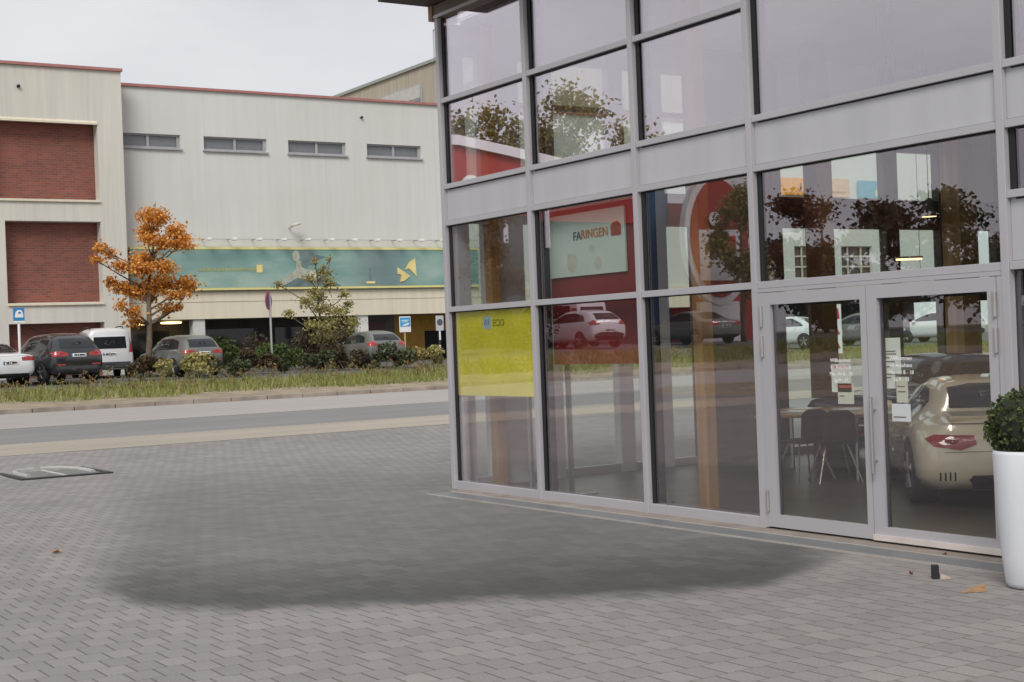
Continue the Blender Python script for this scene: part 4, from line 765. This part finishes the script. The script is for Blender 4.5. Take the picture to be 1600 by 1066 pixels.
# lit lamps inside
for i, (x_, y_, z_, l) in enumerate(((15.1, 13.6, 2.60, 'upper short warm strip lamp glowing behind the door transom'), (15.1, 13.6, 2.42, 'lower short warm strip lamp glowing behind the door transom'))):
    o = empty('strip_lamp', l, 'lamp', (x_, y_, z_), R(-30)); MB().box(-.17, .17, -.03, .03, 0, .022).build('lamp_tube', WARM, o); MB().box(-.18, .18, -.035, .035, .023, .05).build('housing', STEEL, o)
    for a in (-.15, .15): MB().tube([(a, 0, .05), (a, 0, 5.46-z_)], .004, 5).build('cable', BLACK, o)
for i, (x_, y_, z_) in enumerate(((11.6, 10.6, 3.88), (12.4, 8.6, 4.05), (13.2, 12.2, 4.18))):  # extra lamps hung out of sight, added to brighten the interior
    o = empty('fill_lamp', ['extra long white lamp added to brighten the cream coupe', 'extra long white lamp added behind the right door leaf', 'extra long white lamp added over the meeting table'][i], 'lamp', (x_, y_, z_), R(40)); MB().box(-.9, .9, -.06, .06, 0, .03).build('lamp_tube', mat('fill_lamp_white', (1, .93, .80), .5, 0, .02, 1, 0, (1, 1, 1), .5, 0, 15.0), o); MB().box(-.92, .92, -.07, .07, .031, .08).build('housing', STEEL, o)
    for a in (-.8, .8): MB().tube([(a, 0, .08), (a, 0, 5.46-z_)], .004, 5).build('cable', BLACK, o)
o = empty('pendant_lamp', 'small pendant lamp glowing under the dark lintel', 'lamp', (15.3, 13.4, 3.17)); MB().lathe([(.03, .25), (.05, .22), (.11, .03), (.12, .0)], 16).build('shade', DARK, o, True); MB().lathe([(.02, -.005), (.1, 0), (.1, .012), (.02, .014)], 16).build('bulb_disc', WARM, o); MB().tube([(0, 0, .25), (0, 0, 2.28)], .006, 5).build('cable', BLACK, o)
# ------------------------------------------------------------ forecourt objects
pt = empty('potted_boxwood', 'tall tapered white planter with a clipped boxwood ball at the right edge', 'planter', (7.78, 6.10, 0))
MB().lathe([(.105, .0), (.135, .012), (.15, .04), (.168, .2), (.186, .45), (.199, .7), (.203, .86), (.2, .882), (.185, .885), (.175, .86)], 40).build('pot', mat('pot_white', (.64, .66, .69), .55, 0, .07, 5, 0, (1, 1, .3), bump=.1), pt, True)
rng = np.random.default_rng(8); lv = leaves([((0, 0, 1.06), (.235, .235, .215)), ((.03, -.02, 1.1), (.2, .2, .2)), ((-.05, .08, 1.0), (.16, .16, .14))], 4200, .034, rng).build('foliage', BOX, pt, fixn=False)
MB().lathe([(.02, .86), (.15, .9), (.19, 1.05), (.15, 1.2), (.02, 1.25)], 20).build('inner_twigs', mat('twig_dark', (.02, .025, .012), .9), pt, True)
w = tag(MB().prism([(-.075, 0), (.075, 0), (.075, .045)], 'xz', -.022, .022).build('wooden_wedge', mat('wedge_wood', (.36, .22, .12), .7, 0, .25, 12, 0, (1, 6, 6))), 'loose wooden door wedge lying on the paving', 'wedge'); w.location = (7.40, 6.24, .002); w.rotation_euler = (0, 0, -TH+R(6))
ds = empty('door_stop', 'small black door stop block with a pale wooden chip beside it', 'door stop', (7.62, 6.74, 0), -TH); MB().box(-.022, .022, -.022, .022, 0, .095).build('block', mat('rubber_block', (.015, .015, .016), .6), ds, bevel=.004); MB().prism([(.03, .0), (.1, .0), (.1, .008), (.03, .035)], 'xz', -.015, .015).build('chip', mat('chip_pale', (.5, .42, .36), .7), ds)
# service cover: iron frame with two covers
mh = empty('service_cover', 'black iron service cover with two concrete lids and pale curved rims', 'manhole', (5.86, 22.15, g(22.1)))
IR = mat('cast_iron', (.035, .034, .034), .55, .3, .3, 6); MB().box(-.66, .66, -.98, -.86, -.02, .02).box(-.66, .66, .86, .98, -.02, .02).box(-.66, -.56, -.86, .86, -.02, .02).box(.56, .66, -.86, .86, -.02, .02).build('frame', IR, mh, bevel=.006)
for sg in (-1, 1): MB().box(-.55 if sg < 0 else .03, -.03 if sg < 0 else .55, -.85, .85, -.02, .012).build('lid', mat('lid_concrete', (.17, .165, .16), .7, 0, .2, 3), mh, bevel=.004)
MB().box(-.028, .028, -.85, .5, -.02, .02).build('centre_bar', mat('bar_pale', (.5, .47, .43), .6), mh)
for sg in (-1, 1): MB().tube([(sg*a, b_, .012) for a, b_ in [(.47, -.62), (.48, -.2), (.46, .15), (.40, .45), (.30, .62), (.17, .70), (.05, .72)]], .04, 8).build('pale_rim', mat('rim_pale', (.40, .39, .37), .6), mh)
# fallen leaves
def leaf_on_ground(label, x, y, s, rz, mt):
    o = MB().add([(-.5*s, 0, .006), (-.2*s, -.3*s, .03), (.25*s, -.25*s, .012), (.5*s, 0, .03), (.2*s, .3*s, .01), (-.2*s, .25*s, .03), (0, 0, .004)], [(6, 0, 1), (6, 1, 2), (6, 2, 3), (6, 3, 4), (6, 4, 5), (6, 5, 0)]).build('fallen_leaf', mt); o.location = (x, y, .003); o.rotation_euler = (0, 0, rz); return tag(o, label, 'leaf')
LF = mat('leaf_dry', (.42, .24, .12), .7, 0, .3, 20); leaf_on_ground('curled tan leaf lying alone on the left paving', 3.46, 12.95, .11, .4, LF); leaf_on_ground('small red brown leaf beside the black door stop', 7.62, 6.95, .045, 1.2, mat('leaf_red', (.2, .05, .03), .7)); leaf_on_ground('small brown leaf under the door edge', 8.42, 7.35, .04, 2, mat('leaf_red', (.2, .05, .03)))

# ------------------------------------------------------------ the other side of the street, seen in the glass
st = empty('red_store', 'red store with blue section and white curved roof edge, mirrored in the glass', 'building', (-20, 54, 1))
def rp(mb, name, mt, parent=st, **k):
    o = mb.build(name, mt, parent, **k)
    if parent is st: o.matrix_parent_inverse = Matrix.Translation((20, -54, -1))
    return o
RED = mat('store_red', (.36, .032, .022), .5, 0, .1, .5); BLU = mat('store_blue', (.035, .10, .19), .5, 0, .1, .5)
edge = [(-12.5, 10.3), (-14.5, 10.35), (-17, 10.0), (-20, 9.5), (-22.3, 9.0)]
edge[-1] = (-24.6, 8.8)
rp(MB().prism([(-12.5, 7.2), *edge, (-24.6, 7.2)], 'xz', 54, 60), 'red_fascia', RED); rp(MB().box(-24.6, -12.5, 54.1, 60, 1, 7.195), 'glazed_front', mat('store_front', (.05, .06, .058), .35, 0, .3, .4))
mbx = MB()
for (a, b_), (c_, d_) in zip(edge[:-1], edge[1:]): mbx.prism([(a, b_+.02), (a, b_+.45), (c_, d_+.45), (c_, d_+.02)], 'xz', 53.8, 54.3)
rp(mbx, 'white_roof_edge', WHITEP); rp(MB().box(-26.5, -24.61, 54.05, 60, 1, 8.9), 'blue_hall', BLU); rp(MB().box(-32.3, -26.51, 54, 60, 1, 8.0), 'red_hall', RED)
for x_ in (-17.2, -19.4): rp(MB().box(x_-.12, x_+.12, 53.9, 53.99, 6, 9.4), 'white_post', WHITEP)
rp(MB().lathe([(0, 0), (.5, 0), (.5, .1), (0, .1)], 24, (-15.1, 53.85, 8.6), 'y'), 'round_lamp', WHITEP)
py = empty('oval_sign', 'tall red oval sign with white rim and round lamp, mirrored in the third pane', 'sign', (-28.2, 52.6, 1))
def oval(a, b_, d0, d1, nm, mt, z=5.3): return MB().prism([(a*math.cos(t), z+b_*math.sin(t)) for t in np.linspace(0, 2*math.pi, 40, endpoint=False)], 'xz', d0, d1).build(nm, mt, py)
oval(2.1, 3.05, -.2, .2, 'white_rim', WHITEP); oval(1.75, 2.7, -.26, -.201, 'red_face', RED); MB().box(-1.3, 1.3, -.3, -.261, 3.2, 5.6).build('white_field', WHITEP, py); MB().box(-.9, .6, -.33, -.301, 4.5, 5.3).build('red_label', mat('label_red', (.55, .03, .03), .5), py); MB().lathe([(0, 0), (.33, 0), (.33, .06), (0, .06)], 20, (.4, -.4, 6.1), 'y').build('round_lamp', WHITEP, py); MB().box(-1.2, 1.2, -.15, .15, 0, 2.4).build('plinth', WHITEP, py)
DKBR = leafmat('leaf_dark_brown', (.13, .065, .035), (.18, .085, .04), (.09, .05, .03), (.15, .10, .045))
def blob(label, x, y, h, r, lm, seed, n=2800, size=.25, zl=.35):
    rng = np.random.default_rng(seed); cl = []
    for i in range(16):
        a = rng.uniform(0, 6.28); t = rng.uniform(zl, .95); q = rng.uniform(.1, .9)*r*math.sin(math.pi*min(1, .15+.9*(t-zl)/(1-zl)))**.6; cl.append(((math.cos(a)*q, math.sin(a)*q, t*h), (r*.36, r*.36, h*.10)))
    tree(label, (x, y, g(y, x)), h, .16, cl, n, size, lm, seed, 'trees along the street mirrored in the glass', .25)
blob('yellowing tree behind the red store, mirrored in the left upper panes', -23.2, 66, 12.6, 3.6, YELG, 31, 5200, .26, .5); blob('taller olive tree behind the red store, mirrored in the second upper pane', -28.4, 66, 14.0, 4.6, YELG, 32, 6500, .28, .5); blob('bare topped tree behind the blue section, mirrored beside the second mullion', -33.2, 66, 12.4, 2.6, OLIVE, 33, 3200, .25, .5)
blob('grey green street tree mirrored at the showroom corner', -10.6, 50.5, 6.2, 1.7, DKG, 34, 3600, .2); blob('autumn brown street tree mirrored beside the first column', -14.6, 50.5, 6.0, 1.7, leafmat('leaf_brown', (.16, .07, .02), (.24, .11, .03), (.12, .07, .02)), 35, 3600, .2)
blob('dark green tree mirrored right of the second column', -26.1, 48.5, 6.9, 1.6, OLIVE, 36, 3800, .2); blob('reddish brown tree mirrored left in the wide pane', -29.9, 48.5, 7.0, 2.4, leafmat('leaf_rust', (.22, .075, .03), (.28, .10, .04), (.16, .06, .03)), 37, 4200, .22)
for i, (x, y, h, r) in enumerate(((-37.5, 55, 6.6, 3.6), (-43, 56, 7.3, 4), (-49, 57, 8.0, 4.4), (-55.5, 55, 8.4, 4.6), (-62, 56, 9.3, 5), (-70, 57, 10, 5.4), (-80, 57, 9, 5))): blob(['dark bushy tree mirrored in the left of the wide pane', 'dark tree mirrored before the pale gates', 'dark tree mirrored behind the pendant lamp', 'dark tree mirrored beside the strip lamps', 'rusty dark tree mirrored near the timber post', 'big dark tree mirrored in the right of the wide pane', 'dark tree mirrored at the right door jamb'][i], x, y, h, r, DKBR if i % 2 else DKG, 40+i, 5200, .34, .06)
# shop signs on the hall beyond the end glazing
o = empty('orange_shop_sign', 'orange shop sign on the hall, seen through the showroom', 'sign', (52.3, 54.2, 8.6)); MB().box(-1.4, 1.4, -.12, 0, 0, .85).build('sign_box', mat('sign_orange', (.80, .34, .03), .5), o); MB().box(.0, .08, -.14, -.121, .15, .6).box(.45, .53, -.14, -.121, .1, .65).box(.9, .98, -.14, -.121, .2, .7).build('lettering', mat('letter_brown', (.2, .07, .02), .6), o)
o = empty('peach_shop_sign', 'pale peach shop sign between the orange and blue signs', 'sign', (55.0, 54.2, 8.55)); MB().box(-.8, .8, -.12, 0, 0, .95).build('sign_box', mat('sign_peach', (.68, .45, .28), .5), o); MB().box(-.5, .5, -.14, -.121, .2, .3).build('lettering', mat('letter_ochre', (.55, .27, .08), .6), o)
o = empty('blue_shop_sign', 'blue shop sign on the hall, right of the peach sign', 'sign', (57.5, 54.2, 8.55)); MB().box(-1, 1, -.12, 0, 0, .9).build('sign_box', mat('sign_turquoise', (.08, .35, .45), .5), o); MB().box(.2, .9, -.14, -.121, .1, .45).build('pale_field', mat('field_cream', (.6, .6, .45), .5), o)
o = empty('pennant', 'white pennant with red letters on a mast outside the end glazing', 'flag', (30.2, 30, g(30))); MB().tube([(-.28, 0, 0), (-.28, 0, 2.4)], .02, 6).build('mast', STEEL, o); MB().box(-.27, .22, -.006, .006, .75, 2.3).build('cloth', WHITEP, o)
MB().prism([(-.1, .85), (.15, .9), (.0, 1.15)], 'xz', -.012, -.0065).prism([(-.1, 1.25), (.15, 1.3), (.0, 1.55)], 'xz', -.012, -.0065).prism([(-.1, 1.7), (.15, 1.75), (.1, 2.05), (-.05, 2.0)], 'xz', -.012, -.0065).build('red_letters', mat('flag_red', (.5, .04, .05), .6), o)
